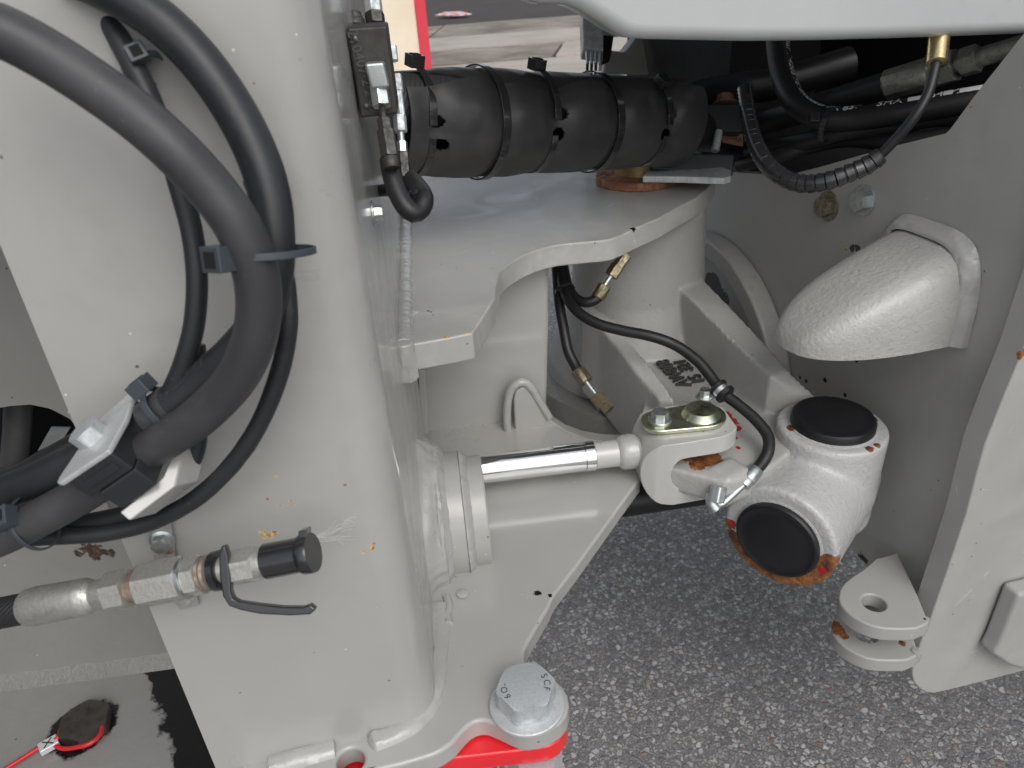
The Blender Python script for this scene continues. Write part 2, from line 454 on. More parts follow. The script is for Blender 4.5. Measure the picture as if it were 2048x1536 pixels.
# cream wall with the red end post
cream = Mat('cream_plaster'); cc = cream.mix(cream.ramp(cream.noise(1.6, 5, .6), .35, .7), (.78, .66, .50), (.86, .78, .63)); cream.col(cc); cream._set('Roughness', .8)
redp = Mat('red_post_paint'); redp.col(redp.mix(redp.noise(3), (.62, .035, .06), (.72, .06, .09))); redp._set('Roughness', .4)
gl = onz(776, 150, .01); gr = onz(866, 148, .01); gy = gl[1]
wl = thing('garden_wall', 'cream rendered wall far behind the machine, ending at a red corner post', 'wall', (gr[0]-1.5, gy, 0))
part('render', prism([(gr[0]-5, gy, 0), (gr[0]-.14, gy, 0), (gr[0]-.14, gy, 2.6), (gr[0]-5, gy, 2.6)], (0, .25, 0)), cream.m, wl)
part('corner_post', prism([(gr[0]-.137, gy-.03, 0), (gr[0], gy-.03, 0), (gr[0], gy-.03, 2.62), (gr[0]-.137, gy-.03, 2.62)], (0, .31, 0)), redp.m, wl, bevel=.012)
litter = Mat('litter'); litter.col(litter.mix(litter.ramp(litter.noise(9), .45, .55), (.7, .8, .85), (.75, .15, .08)))
lp = onz(905, 33, .0)
tag(part('scrap', prism([lp+(-.45, 0, .05), lp+(.1, -.5, .03), lp+(.5, -.3, .03), lp+(.25, .45, .07), lp+(-.2, .5, .08)], (0, 0, .02)), litter.m), 'crumpled pale blue and orange litter lying on the dark wet yard', 'litter')

# ============================================================ FRONT FRAME (left)
FN_ = NV([-math.tan(radians(6)), 1, 0]); FP_ = NV([-.08, .405, .7])
def onface(x, y): return hit(x, y, FP_, FN_)
P_col = paint('frame_paint', rusts=[(onface(x, y), r) for x, y, r in ((528, 1070, .0028), (540, 1072, .0022), (549, 1066, .0024), (520, 1064, .001), (551, 953, .0010), (535, 998, .0012), (560, 1011, .001), (580, 1002, .0012), (584, 1008, .001), (690, 970, .0014), (744, 1096, .0022), (726, 1104, .0014), (748, 1088, .0016), (615, 1110, .001), (508, 167, .0008), (628, 1305, .0007))]+[(onz(x, y, .712), .0018) for x, y in ((1045, 1186), (1055, 1193), (1085, 1227))],
              oils=[(onz(1075, 1184, .711), .004), (onz(1101, 1190, .711), .0025)], film=.06, orange=.05, coat=.7, crough=.13)
P_top = paint('frame_top_paint', scratch=.5, film=.8, rough=.40, coat=.5, crough=.22, orange=.2, wavy=.03,
              rusts=[(onz(811, 689, .96), .0022), (onz(893, 674, .96), .0026), (onz(935, 667, .96), .002), (onz(1010, 536, .96), .003), (onz(1184, 485, .955), .003), (onz(1233, 517, .935), .003)],
              oils=[(onz(1266, 457, .96), .004), (onz(856, 622, .96), .0016), (onz(862, 624, .96), .0012), (onz(866, 630, .96), .0008)])
P_shaded = paint('shaded_recess_paint', base=srgb(138, 138, 135), rough=.5, coat=.1, film=.1, browns=[(hit(187+random.gauss(0, 18), 1101+random.gauss(0, 7), (0, .615, 0), (0, 1, 0)), .0035+.003*random.random()) for _ in range(14)],
               oils=[])  # frame grey darkened, putting the recess shade into the colour; browns are dirt
P_shaded_floor = paint('shaded_floor_paint', base=srgb(142, 142, 140), rough=.45, coat=.15, cast=.25,
                oils=[(onz(165, 1455, .60), .034), (onz(395, 1335, .60), .050), (onz(345, 1318, .60), .034), (onz(425, 1390, .60), .056), (onz(440, 1440, .60), .052), (onz(460, 1490, .60), .056), (onz(468, 1540, .6), .05)])  # base grey darkened to stand in for recess shade; oil spots are stains
P_weld = paint('weld_paint', rough=.22, coat=.6, cast=.35, film=.0, specks=False)
ff = thing('front_frame', 'grey painted front frame on the left with box post, upper hinge plate and lower flange', 'machine frame', (-.13, .6, .71))
XS = -.045
def arc(c, r, a0, a1, k): return [(c[0]+r*cos(a0+(a1-a0)*i/k), c[1]+r*sin(a0+(a1-a0)*i/k)) for i in range(k+1)]
t6 = math.tan(radians(6)); rr = .030
yf = lambda x: .405+(x+.08)*t6
plan = [(-.218, yf(-.218)), (-.16, yf(-.16)), (-.11, yf(-.11))]+arc((XS-rr, yf(XS-rr)+rr), rr, -pi/2+radians(3), 0, 14)+[(XS, .6), (XS, .8), (XS, 1.02), (-.218, 1.02)]
colm = part('box_post', prism([(x, y, .705) for x, y in plan], (0, 0, 1.1)), P_col, ff, ang=40)
# flange
fl = [onz(x, y, .71) for x, y in [(1280, 958), (1243, 1008), (1200, 1068), (1150, 1137), (1105, 1195), (1098, 1213), (1076, 1250), (1056, 1285), (1049, 1300), (1048, 1318), (1058, 1338), (1085, 1350), (1108, 1356), (1125, 1372), (1135, 1390), (1138, 1411), (1133, 1430), (1119, 1447), (1094, 1462), (1075, 1468), (1056, 1471), (1038, 1469), (1021, 1463), (1005, 1455), (992, 1449), (980, 1444), (971, 1441), (959, 1441), (948, 1444), (937, 1451), (927, 1460), (915, 1474), (904, 1487), (883, 1501), (864, 1510), (845, 1516), (804, 1528), (769, 1536), (600, 1575)]]
fl += [NV([-.2, .36, .71]), NV([-.2, .90, .71]), NV([.07, .90, .71])]+[onz(x, y, .71) for x, y in [(1085, 834), (1105, 846), (1135, 864), (1170, 877), (1210, 884), (1252, 888), (1268, 905), (1280, 930)]]
flo = part('lower_flange', prism(fl, (0, 0, -.021)), P_col, ff)
nc = onz(705, 1536, .7)
boolean(flo, revolve(nc-NV([0, 0, .05]), (0, 0, 1), [(0, .011), (.1, .011)], 24))
bv = flo.modifiers.new('bevel', 'BEVEL'); bv.width = .0028; bv.segments = 3; bv.limit_method = 'ANGLE'; bv.angle_limit = radians(38)
# recess behind the post
rw = .615
holep = [ony(x, y, rw) for x, y in [(-120, 850), (-40, 822), (20, 812), (60, 809), (100, 817), (140, 838), (165, 870), (180, 920), (170, 990), (120, 1040), (40, 1060), (-60, 1055), (-130, 1000)]]
part('recess_wall', prism([NV([-1.1, rw, .58]), NV([-.2, rw, .58]), NV([-.2, rw, 1.5]), NV([-1.1, rw, 1.5])], (0, .02, 0), hole=holep), P_shaded, ff)
part('recess_floor', plate_xy(-1.1, -.12, .30, .66, .60, .02), P_shaded_floor, ff)
part('recess_shade_top', box((-.66, .50, 1.30), (.44, 0, 0), (0, .13, 0), (0, 0, .012)), P_shaded, ff)  # unseen cover added to keep sky light out of the recess
part('recess_shade_side', box((-.64, .46, .95), (.01, 0, 0), (0, .16, 0), (0, 0, .36)), P_shaded, ff)  # unseen closing panel added to darken the recess floor
part('shade_tower', box((-.5, .85, 1.95), (.45, 0, 0), (0, .22, 0), (0, 0, .45)), P_col, ff, bevel=.01)  # unseen box added to block sky light coming from the left
wgm = paint('dark_weld_paint', base=srgb(130, 129, 126), rough=.35, cast=.9, specks=False)  # darker grey than the other weld beads
part('weld_bead', prism([NV([-.70, rw+.004, .617]), NV([-.70, rw+.004, .596]), NV([-.70, rw-.016, .596])], (.52, 0, 0)), wgm, ff, bevel=.002)
dk = Mat('void_shade'); dk.col((.004, .004, .005)); dk._set('Roughness', .9)
part('void_backing', merge(box((-.75, 1.1, .85), (.6, 0, 0), (0, .01, 0), (0, 0, .4))), dk.m, ff)  # flat black sheet standing in for the shade inside the opening
# upper hinge plate
up = [(794, 695), (850, 684), (900, 675), (945, 666), (968, 631), (989, 597), (992, 568), (998, 545), (1009, 534), (1024, 523), (1045, 511), (1069, 501), (1092, 494), (1115, 489), (1145, 486), (1175, 483), (1200, 481), (1221, 478), (1245, 469), (1265, 459), (1290, 448), (1319, 436), (1355, 415), (1390, 398), (1412, 381)]
upo = [onz(x, y, .96) for x, y in up]
upo[0] = NV([XS-.01, upo[0][1], .96])
upo += [NV([.40, 1.03, .96])]+[NV([.298+.105*cos(a), 1.06+.105*sin(a), .96]) for a in np.linspace(0, pi*.55, 8)]+[NV([.15, 1.18, .96]), NV([XS-.01, 1.2, .96])]
upl = part('upper_hinge_plate', prism(upo, (0, 0, -.027)), P_top, ff, bevel=.0022)
# rear web, gusset
webp = [ony(x, y, .85) for x, y in [(838, 545), (1100, 545), (1099, 640), (1096, 760), (1093, 840), (1090, 930), (842, 930)]]
for q_ in webp[:2]: q_[2] = .945
part('rear_web', prism(webp, (0, .03, 0)), P_col, ff, bevel=.008, seg=4)
part('web_strip', prism([ony(x, y, .83) for x, y in [(836, 740), (850, 740), (858, 868), (842, 868)]], (0, .012, 0)), P_col, ff, bevel=.002)
gp = [(1034, 905), (1030, 860), (1027, 800), (1031, 783), (1042, 775), (1056, 776), (1070, 795), (1086, 822), (1105, 844), (1135, 864), (1170, 877), (1210, 884), (1255, 886), (1262, 900)]
gus = part('gusset', prism([ony(x, y, .828) for x, y in gp], (0, .022, 0)), P_col, ff, bevel=.003)
# welds on the front frame
Wz = .7035
part('weld_bead', fillet([onz(x, y, Wz) for x, y in [(540, 1538), (620, 1514), (676, 1499)]], .0135), P_weld, ff)
part('weld_bead', fillet([onz(x, y, Wz) for x, y in [(737, 1497), (780, 1478), (820, 1456), (850, 1425), (866, 1385), (872, 1330), (876, 1270), (878, 1215)]], .0135), P_weld, ff)
part('weld_bead', weld([NV([XS+.0045, y_, .9575]) for y_ in (.594, .66, .74, .84, .95, 1.05)], .0092, pitch=.011, amp=.09, rough=.12), P_weld, ff)
part('weld_bead', fillet([NV([XS+.0045, .597, z]) for z in (.966, .957, .945, .934, .927)], .0088, rough=.25), P_weld, ff)
part('weld_bead', weld([ony(x, y, .830) for x, y in [(1100, 838), (1082, 808), (1064, 778), (1048, 765), (1030, 770), (1018, 790), (1014, 830), (1018, 870), (1036, 895), (1062, 910)]], .0055, pitch=.02, amp=.03), P_weld, ff)
# cylinder collar on the post
cy, cz = .632, .742
cmat = paint('collar_paint', orange=.12, rough=.3, film=.08)
def cring(x0, x1, r, name='collar_ring'):
    return part(name, revolve((x0, cy, cz), (1, 0, 0), [(0, r*.7), (0, r-.0015), (.0015, r), (x1-x0-.0015, r), (x1-x0, r-.0015), (x1-x0, r*.5)], 72), cmat, ff)
cring(-.050, .0185, .0585); cring(-.050, -.004, .0655)
cring(-.060, -.026, .076)
def wring(x, r, t, p=.006, rg=.15):
    return part('weld_bead', weld([NV([x, cy+r*cos(a), cz+r*sin(a)]) for a in np.linspace(-pi*.98, pi*.98, 30)], t, pitch=p, rough=rg, amp=.05), P_weld, ff)
def wfil(x0, r0, x1, r1, bulge, nz, rip=0.):
    K = 14; sd0 = random.random()*9
    prof = [(x1-x0)*k/K for k in range(K+1)]
    def rf(t, s, r):
        f = s/(x1-x0); rr_ = r0+(r1-r0)*f+bulge*sin(pi*f)
        return rr_+nz*.7*noise.noise((s*120+sd0, cos(t)*1.6, sin(t)*1.6))*(.3+sin(pi*f))+nz*.6*noise.noise((s*60, cos(t)*9+sd0, sin(t)*9))
    return part('weld_bead', revolve((x0, cy, cz), (1, 0, 0), [(p, 1.) for p in prof], 140, rf=rf), P_weld, ff, ang=80)
wfil(-.0045, .0665, .0035, .0580, .0012, .0022); wfil(-.030, .0775, -.0195, .0650, .0012, .0028); wfil(-.052, .094, -.026, .0755, -.002, .0040)
bn = onz(925, 1188, .711)
part('button', revolve(bn, (0, 0, 1), [(0, .006), (.0015, .006), (.0022, .0045)], 24), P_col, ff)
part('weld_drip', weld([onz(x, y, .7105) for x, y in [(893, 1192), (898, 1215), (895, 1235), (897, 1250)]], .0042, rough=.4), P_weld, ff)

# red plate below and its fixings
RP = Mat('red_paint'); RP.col(RP.mix(RP.noise(20), (.80, .012, .022), (.86, .022, .03))); RP._set('Roughness', .3); RP.b.inputs['Coat Weight'].default_value = .4
rpo = [onz(x, y, .6875) for x, y in [(1136, 1440), (1132, 1462), (1118, 1482), (1098, 1493), (1079, 1497), (1000, 1506), (911, 1516), (800, 1536), (620, 1570)]]+[NV([-.15, .46, .6875]), NV([.03, .46, .6875])]
tag(part('red_plate', prism(rpo, (0, 0, -.019)), RP.m, bevel=.0025), 'bright red steel plate clamped under the lobed grey flange at the bottom', 'plate')
ZINC = metal('zinc_plating', (.70, .73, .74), .42, .6, 200, metallic=.65, tint2=(.34, .37, .38), bs=.25)
ZINC2 = metal('clean_zinc', (.64, .68, .68), .30, .35, 200, bs=.1)
GALV = metal('galvanised', (.66, .67, .67), .45, .7, 90, metallic=.5, tint2=(.40, .41, .42), bs=.3)
YZN = metal('yellow_zinc', (.62, .60, .42), .22, .6, 90, tint2=(.50, .62, .56), bs=.1)
STAMP = metal('stamped_zinc', (.13, .13, .13), .5, .3)
def stamp_big(c):
    x = nrmz([.98, .2, 0]); y = np.cross((0, 0, 1), x); o = []
    for ch, ang, r in (('6', 196, .0175), ('O', 174, .0175), ('-', 157, .0175), ('S', 10, .0175), ('C', -12, .0175), ('F', -32, .0175)):
        a = radians(ang); d = x*cos(a)+y*sin(a); o.append((ch, c+d*r+NV([0, 0, -.0002]), np.cross(d, (0, 0, 1)) if ang > 90 else -np.cross(d, (0, 0, 1))*-1., d if ang > 90 else d, .0078))
    return o
bp = onz(1054, 1410, .7105)
bolt('flange_bolt', 'large zinc hex bolt with stamped head and wide washer on the grey flange lobe', 'bolt', bp, (0, 0, 1), .0440, .0205, ZINC, (.0312, .004), GALV, rot=radians(-4), stamp=stamp_big, smat=STAMP)
tag(part('flange_nut', merge(hexnut(onz(1070, 1500, .665), (0, 0, -1), .04, .03)), GALV), 'grey steel nut end peeking out below the red plate', 'nut')

# drain plug with red seal wire in the recess
OILY = metal('oily_steel', (.16, .145, .13), .30, .7, 90, tint2=(.05, .045, .04), bs=.6, metallic=.8)
dp = onz(176, 1456, .6)
def stamp_dr(c): return [('88', c+NV([.002, .008, 0]), (1, -.1, 0), (.1, 1, 0), .010)]
bolt('oily_plug', 'blackened oily hex plug stamped 88 standing in a black oil stain', 'plug', dp, (0, 0, 1), .044, .014, OILY, rot=radians(20), stamp=stamp_dr, smat=OILY)
REDW = Mat('red_wire_plastic'); REDW.col((.62, .02, .03)); REDW._set('Roughness', .35)
rw_ = thing('seal_wire', 'red plastic coated seal wire looped round the oily plug', 'wire', onz(100, 1490, .605))
part('tail', tube([onz(x, y, .606) for x, y in [(-60, 1580), (20, 1532), (80, 1494)]], .0022, 12), REDW.m, rw_)
part('loop', tube([onz(x, y, z) for x, y, z in [(104, 1488, .607), (125, 1497, .608), (150, 1495, .611), (180, 1487, .613), (200, 1470, .613), (204, 1452, .611)]], .0022, 12), REDW.m, rw_)
part('loop', tube([onz(x, y, z) for x, y, z in [(104, 1484, .607), (116, 1475, .610), (121, 1460, .612)]], .0022, 12), REDW.m, rw_)
cw = onz(98, 1490, .607); wx = nrmz(onz(114, 1482, .607)-onz(82, 1500, .607)); wy = np.cross((0, 0, 1), wx)
WHT = Mat('white_crimp'); WHT.col((.72, .73, .75)); WHT._set('Roughness', .35); WHT.b.inputs['Metallic'].default_value = .3
cr_ = part('crimp', box(cw, wx*.0085, wy*.0062, (0, 0, .0035)), WHT.m, rw_, bevel=.001)
part('cross_mark', merge(box(cw+NV([0, 0, .0036]), (wx+wy)*.0042, (wx-wy)*.0004, (0, 0, .0002)), box(cw+NV([0, 0, .0037]), (wx-wy)*.0042, (wx+wy)*.0004, (0, 0, .0002))), STAMP, cr_)

# ============================================================ REAR FRAME (right)
UR = NV([.984, .176, 0]); VR = NV([-.176, .984, 0]); B0 = NV([.551, .611, .5])
def onw(x, y, off=0.): return hit(x, y, B0-UR*off, UR)
P_wall = paint('rear_wall_paint', rough=.36, coat=.25, film=.06, orange=.1, oils=[(onw(x, y), r) for x, y, r in ((1425, 575, .03), (1445, 600, .02), (1705, 497, .005), (1715, 497, .005), (1600, 755, .003), (1612, 762, .003), (1650, 760, .0035), (1712, 718, .005), (1690, 790, .003), (1440, 352, .006), (1660, 355, .0015), (1725, 1120, .010), (1690, 1128, .008), (1700, 1105, .006))],
               rusts=[(onw(1692, 499), .003), (onw(1942, 213), .002)])
P_front = paint('rear_front_paint', rough=.42, coat=.2, scratch=.5, film=.12, rusts=[(hit(2040, 712, B0-VR*.031, VR), .007), (hit(1886, 1160, B0-VR*.031, VR), .0022)], streak=.0)
rf = thing('rear_frame', 'grey painted rear frame on the right with side wall, front plate and clevis ears', 'machine frame', B0)
wallo = [onw(x, y) for x, y in [(1855, 1245), (1740, 1130), (1640, 1040), (1560, 960)]]
wl0 = B0+VR*1.2
wallo = [NV([*(B0-VR*.002)[:2], .50]), NV([*(B0+VR*.9)[:2], .50]), NV([*(B0+VR*.9)[:2], .945])]+[onw(x, y) for x, y in [(1470, 345), (1573, 351), (1640, 334), (1784, 293), (1892, 267), (1901, 258), (1950, 191), (2000, 128), (2048, 67)]]
wallo += [NV([*(B0-VR*.002)[:2], 1.25])]
part('side_wall', prism(wallo, UR*.02), P_wall, rf)
fp = [(2048, 598), (1990, 745), (1944, 861), (1915, 960), (1880, 1075), (1845, 1190), (1837, 1218)]
# front plate: outline of its front face, extruded back
fo = B0-VR*.030
fr = [(2048, 699), (2010, 790), (1971, 888), (1952, 955), (1933, 1030), (1898, 1135), (1862, 1238), (1846, 1275), (1836, 1305), (1826, 1330), (1825, 1350), (1829, 1366), (1840, 1378), (1853, 1385), (1867, 1387), (1905, 1379), (1944, 1369), (2048, 1342), (2300, 1280)]
fro = [hit(x, y, fo, VR) for x, y in fr]+[fo+UR*.40+NV([0, 0, -.03]), fo+UR*.40+NV([0, 0, .6]), fo+UR*-.004+NV([0, 0, .62])]
part('front_plate', prism(fro, VR*.028), P_front, rf, bevel=.0022, ang=30)
# block at the right edge
bk = [hit(x, y, fo-VR*.025, VR) for x, y in [(2040, 1190), (2000, 1290), (1988, 1312), (2018, 1332), (2060, 1345), (2200, 1310), (2200, 1150)]]
part('stop_block', prism(bk, VR*.024), P_front, rf, bevel=.006, seg=4)
# clevis ears
ear = [(1751, 1117), (1727, 1138), (1705, 1152), (1687, 1167), (1679, 1180), (1677, 1197), (1681, 1209), (1691, 1221), (1707, 1234), (1727, 1245), (1748, 1253), (1770, 1257), (1800, 1258), (1832, 1257), (1858, 1246)]
P_ear = paint('ear_paint', rough=.4, coat=.2, film=.0, rusts=[(onz(1670, 1250, .513), .008), (onz(1678, 1262, .513), .008), (onz(1688, 1272, .513), .006), (onz(1805, 1284, .515), .005), (onz(1760, 1258, .555), .002)])
ze = .565
eo = [onz(x, y, ze) for x, y in ear]+[onz(1858, 1246, ze)+UR*.02+VR*.04, onz(1755, 1117, ze)+UR*.03]
for k, dz in enumerate((0, -.052)):
    e_ = part('clevis_ear', prism([p+NV([0, 0, dz]) for p in eo], (0, 0, -.020)), P_ear, rf)
    boolean(e_, revolve(onz(1748, 1205, ze)+NV([0, 0, dz-.03]), (0, 0, 1), [(0, .0135), (.05, .0135)], 32))
    b = e_.modifiers.new('bevel', 'BEVEL'); b.width = .002; b.segments = 3; b.limit_method = 'ANGLE'; b.angle_limit = radians(38)
part('weld_bead', weld([onz(1850, 1238, ze)+NV([0, 0, z]) for z in (.0, -.008, -.016)], .0055, rough=.4), P_weld, rf)
part('weld_bead', weld([onz(1850, 1238, ze)+NV([0, -.002, z-.05]) for z in (.0, -.008, -.016)], .0055, rough=.4), P_weld, rf)
# bump stop
P_cast = paint('cast_paint', rough=.3, coat=.45, cast=.75, orange=.3, specks=False)
zb = .862; tip = onz(1531, 672, zb); root = onw(1885, 690); Yc = .728
bc = NV([*(B0+VR*(.728-.611))[:2], zb])
L = float((bc-tip)@UR); print('horn', L, bc, tip)
V, Fc = [], []; ns, na = 26, 25
for i in range(ns+1):
    s = (i/ns)**.75; s = min(s, .9995)
    w = .066*(1-s**2.7)**(1/2.4); h = (.034+.072*(1-s)**.95)*(1-s**7)**.5
    for j in range(na):
        a = pi*j/(na-1)
        cx = math.copysign(abs(cos(a))**(2/4.2), cos(a)); sz = abs(sin(a))**(2/3.2)
        V.append(bc-UR*L*s+VR*w*cx*1.0+NV([0, 0, h*sz]))
for i in range(ns):
    for j in range(na-1): Fc.append([i*na+j, i*na+j+1, (i+1)*na+j+1, (i+1)*na+j])
    Fc.append([i*na+na-1, i*na, (i+1)*na, (i+1)*na+na-1])
Fc.append(list(range(na))); Fc.append([ns*na+j for j in range(na)][::-1])
part('bump_stop', (V, Fc), P_cast, rf, ang=60)
V, Fc = [], []; NJ, NK = 110, 9
for j in range(NJ):
    a = pi*j/(NJ-1); cx = math.copysign(abs(cos(a))**(2/4.2), cos(a)); sz = abs(sin(a))**(2/3.2)
    for k in range(NK):
        f = k/(NK-1); prot = .0145*(1-f)+.0005; g_ = -.003+.0135*f
        n_ = .0012*noise.noise((j*.13, f*3.2, 3.))+.0004*noise.noise((j*.6, f*4, 9.))
        w = .066+g_+n_; h = .106+g_+n_
        V.append(bc+VR*w*cx+NV([0, 0, h*sz])-UR*(prot+.0035*sin(pi*f)+n_))
for j in range(NJ-1):
    for k in range(NK-1): Fc.append([j*NK+k, j*NK+k+1, (j+1)*NK+k+1, (j+1)*NK+k])
part('weld_bead', (V, Fc), P_weld, rf, ang=80)
# hinge boss ring on the wall
RCN = B0+VR*.525; RCN = NV([RCN[0], RCN[1], .612])
def rp(r, a): return RCN-VR*r*cos(a)+NV([0, 0, r*sin(a)])
part('boss_ring', prism([rp(.228, a) for a in np.linspace(radians(8), radians(150), 50)]+[rp(.196, a) for a in np.linspace(radians(150), radians(8), 50)], -UR*.035), P_cast, rf, bevel=.005)
def wbolt(x, y, lab, m, r):
    p = onw(x, y)
    bolt('wall_bolt', lab, 'bolt', p, -UR, .0195*r, .009*r, m, (.0155*r, .002), rot=.4)
DZN = metal('dirty_zinc', (.45, .42, .33), .35, .7, 200, tint2=(.12, .10, .07), bs=.4)
wbolt(1657, 412, 'dirt browned hex bolt and washer on the rear wall, left one under the conduit', DZN, 1.25)
wbolt(1729, 400, 'clean bright hex bolt and washer on the rear wall, right one under the conduit', ZINC2, 1.2)

# ============================================================ HOOD AND ENGINE BAY
hd_p = W(1650, 80, .70)
P_hood = paint('hood_paint', base=srgb(188, 190, 190), rough=.35, coat=.3, film=.0, orange=.05, specks=False)
hd = thing('hood', 'smooth light grey hood panel hanging over the top right corner with rolled lower lip', 'hood', hd_p)
def onh(x, y): return hit(x, y, hd_p, VR)
ho = [onh(x, y) for x, y in [(1052, -20), (1066, 2), (1085, 9), (1110, 9), (1135, 10), (1160, 18), (1185, 32), (1212, 49), (1238, 66), (1262, 77), (1300, 80), (1400, 82), (1500, 84), (1650, 82), (1800, 78), (1950, 73), (2048, 69), (2250, 62)]]
ho += [onh(2250, 62)+NV([0, 0, .5]), onh(1052, -20)+NV([0, 0, .5])]
part('side_panel', prism(ho, VR*.045), P_hood, hd, bevel=.0125, seg=8, ang=50)
part('shade_top_panel', box(hd_p+VR*.645+UR*.15+NV([0, 0, .35]), UR*.5, VR*.59, (0, 0, .01)), P_hood, hd)  # unseen hood top, added so the hood shades the bay
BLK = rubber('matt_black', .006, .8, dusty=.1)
bay = thing('engine_bay', 'engine bay interior under the hood, its shade painted as black panels', 'engine bay', W(1600, 200, 1.3))
bl = W(1262, 200, 1.62)
part('back_panel', box(bl+UR*.75+VR*.0, UR*.75, VR*.01, (0, 0, .45)), BLK, bay)  # near-black panels from here on paint the shade of the bay
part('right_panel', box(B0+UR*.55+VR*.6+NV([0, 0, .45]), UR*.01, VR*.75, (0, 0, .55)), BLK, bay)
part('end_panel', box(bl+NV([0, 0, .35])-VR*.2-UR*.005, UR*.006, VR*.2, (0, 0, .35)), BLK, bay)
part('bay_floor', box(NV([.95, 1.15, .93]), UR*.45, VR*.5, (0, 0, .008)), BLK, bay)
# pale bracket seen below the hood's left corner
P_gb = paint('bracket_paint', specks=False, rough=.5)
tag(part('bay_bracket', prism([W(x, y, 1.45) for x, y in [(1212, 100), (1250, 105), (1285, 60), (1300, 150), (1225, 150), (1205, 160)]], VR*.03), P_gb, bevel=.004), 'grey painted bracket in shade behind the black sleeve, below the hood corner', 'bracket')

# ============================================================ WHEELS EITHER SIDE OF THE JOINT (unseen, added to shade the lower parts)
TYR = rubber('tyre_rubber', .02, .7, 120, .3, dusty=.4)
def wheel(x, lab):
    t = thing('wheel', lab, 'wheel', (x, 0, 0), 'unseen loader wheels added for shade')
    c = NV([x, -.30, .76])
    part('tyre', revolve(c, (0, 1, 0), [(0, .36), (.02, .52), (.05, .66), (.10, .70), (.40, .70), (.45, .66), (.48, .52), (.50, .36)], 72), TYR, t)
    lugs = []
    for k in range(26):
        for sgn in (0, 1):
            a = 2*pi*(k+.5*sgn)/26; d = NV([cos(a), 0, sin(a)]); tn = NV([-sin(a), 0, cos(a)])
            lugs.append(box(c+NV([0, .13+.24*sgn, 0])+d*.715, nrmz(tn+NV([0, .6*(1 if sgn else -1), 0]))*.035, nrmz(NV([0, 1, 0])-tn*.6*(1 if sgn else -1))*.13, d*.03))
    part('tread', merge(*lugs), TYR, t, bevel=0)
    part('rim', revolve(c+NV([0, .03, 0]), (0, 1, 0), [(0, .36), (.01, .35), (.06, .33), (.08, .15), (.36, .15), (.40, .35), (.44, .36)], 60), P_front, t)
wheel(-1.38, 'unseen front wheel with chunky black tyre left of the front frame, added for shade')
wheel(2.05, 'unseen rear wheel with chunky black tyre right of the rear frame, added for shade')
# ============================================================ CENTRE STEERING CASTING
def remesh(o, vox, it=6, fac=.5):
    r = o.modifiers.new('remesh', 'REMESH'); r.mode = 'VOXEL'; r.voxel_size = vox; r.use_smooth_shade = True
    s = o.modifiers.new('smooth', 'SMOOTH'); s.factor = fac; s.iterations = it
    return o
pinx, piny = .298, 1.06
ca = thing('steering_casting', 'cast grey steering arm with round hinge post, two ribs and raised foundry lettering', 'casting', (pinx, piny, .7))
P_cc = paint('casting_paint', rough=.36, coat=.3, cast=.45, orange=.25, film=.05, oils=[(onz(1400, 815, .745), .004), (onz(1540, 880, .74), .004)],
             rusts=[(onz(1415, 915, .738), .018), (onz(1395, 930, .738), .010), (onz(1380, 912, .738), .012), (onz(1335, 815, .775), .014), (onz(1370, 808, .775), .012)], reds=[(onz(1452, 822, .738), .011), (onz(1464, 838, .738), .010), (onz(1472, 852, .738), .008), (onz(1471, 872, .738), .005), (onz(1477, 893, .738), .004)])
def slab(px, z0, z1): return prism([onz(x, y, z1) for x, y in px], (0, 0, z0-z1))
def slab2(pts, th):
    P = [onz(x, y, z) for x, y, z in pts]; return prism(P, (0, 0, -th))
ZF = .733
g = [revolve((pinx, piny, .56), (0, 0, 1), [(0, .146), (.09, .146), (.125, .142), (.160, .130), (.20, .112), (.24, .1015), (.30, .098), (.36, .0965), (.372, .090)], 64)]
# floor plate between the ribs, running on to the lug
g.append(prism([onz(x, y, z) for x, y, z in [(1235, 660, .72), (1375, 640, .72), (1500, 760, .728), (1590, 830, .732), (1585, 900, .735), (1545, 930, .737), (1480, 960, .738), (1452, 966, .738), (1424, 958, .738), (1380, 947, .738), (1334, 935, .738), (1300, 905, .738), (1275, 850, .738), (1290, 800, .735), (1255, 720, .725)]], (0, 0, -.032)))
# right rib and left rib
g.append(slab2([(1395, 535, .83), (1401, 552, .822), (1470, 622, .812), (1550, 706, .797), (1578, 740, .787), (1648, 805, .745), (1600, 812, .745), (1540, 752, .787), (1455, 668, .808), (1377, 593, .822), (1340, 560, .83)], .105))
g.append(slab2([(1150, 590, .815), (1232, 640, .806), (1256, 676, .80), (1290, 715, .79), (1330, 768, .775), (1350, 800, .765), (1318, 800, .762), (1304, 783, .765), (1270, 742, .778), (1243, 706, .79), (1200, 655, .806), (1160, 625, .815)], .13))
#g.append(slab2([(1150, 640, .74), (1250, 720, .74), (1320, 800, .74), (1340, 850, .74), (1240, 880, .73), (1120, 800, .73)], .05))
g.append(box(onz(1458, 958, .735)+NV([.004, .012, -.014]), nrmz((1, .5, 0))*.017, nrmz((-.5, 1, 0))*.014, (0, 0, .021)))
cas = part('arm', merge(*g), P_cc, ca, ang=80); remesh(cas, .0027, 10)
# arm tying the casting to the ball housing
# lettering cast proud
lx = nrmz(onz(1405, 800, ZF)-onz(1325, 715, ZF)); lx = -lx
def let(s, x, y, sz):
    o = onz(x, y, .7335); yd_ = np.cross((0, 0, 1), lx)
    return textgeo(s, sz, .004, o, lx, yd_, font_scale_x=.85)
LET = paint('lettering_paint', base=srgb(60, 59, 58), specks=False, rough=.5)
part('lettering', let('AW808', 1347, 746, .029), LET, cas)
part('lettering', let('15  321', 1379, 742, .027), LET, cas)
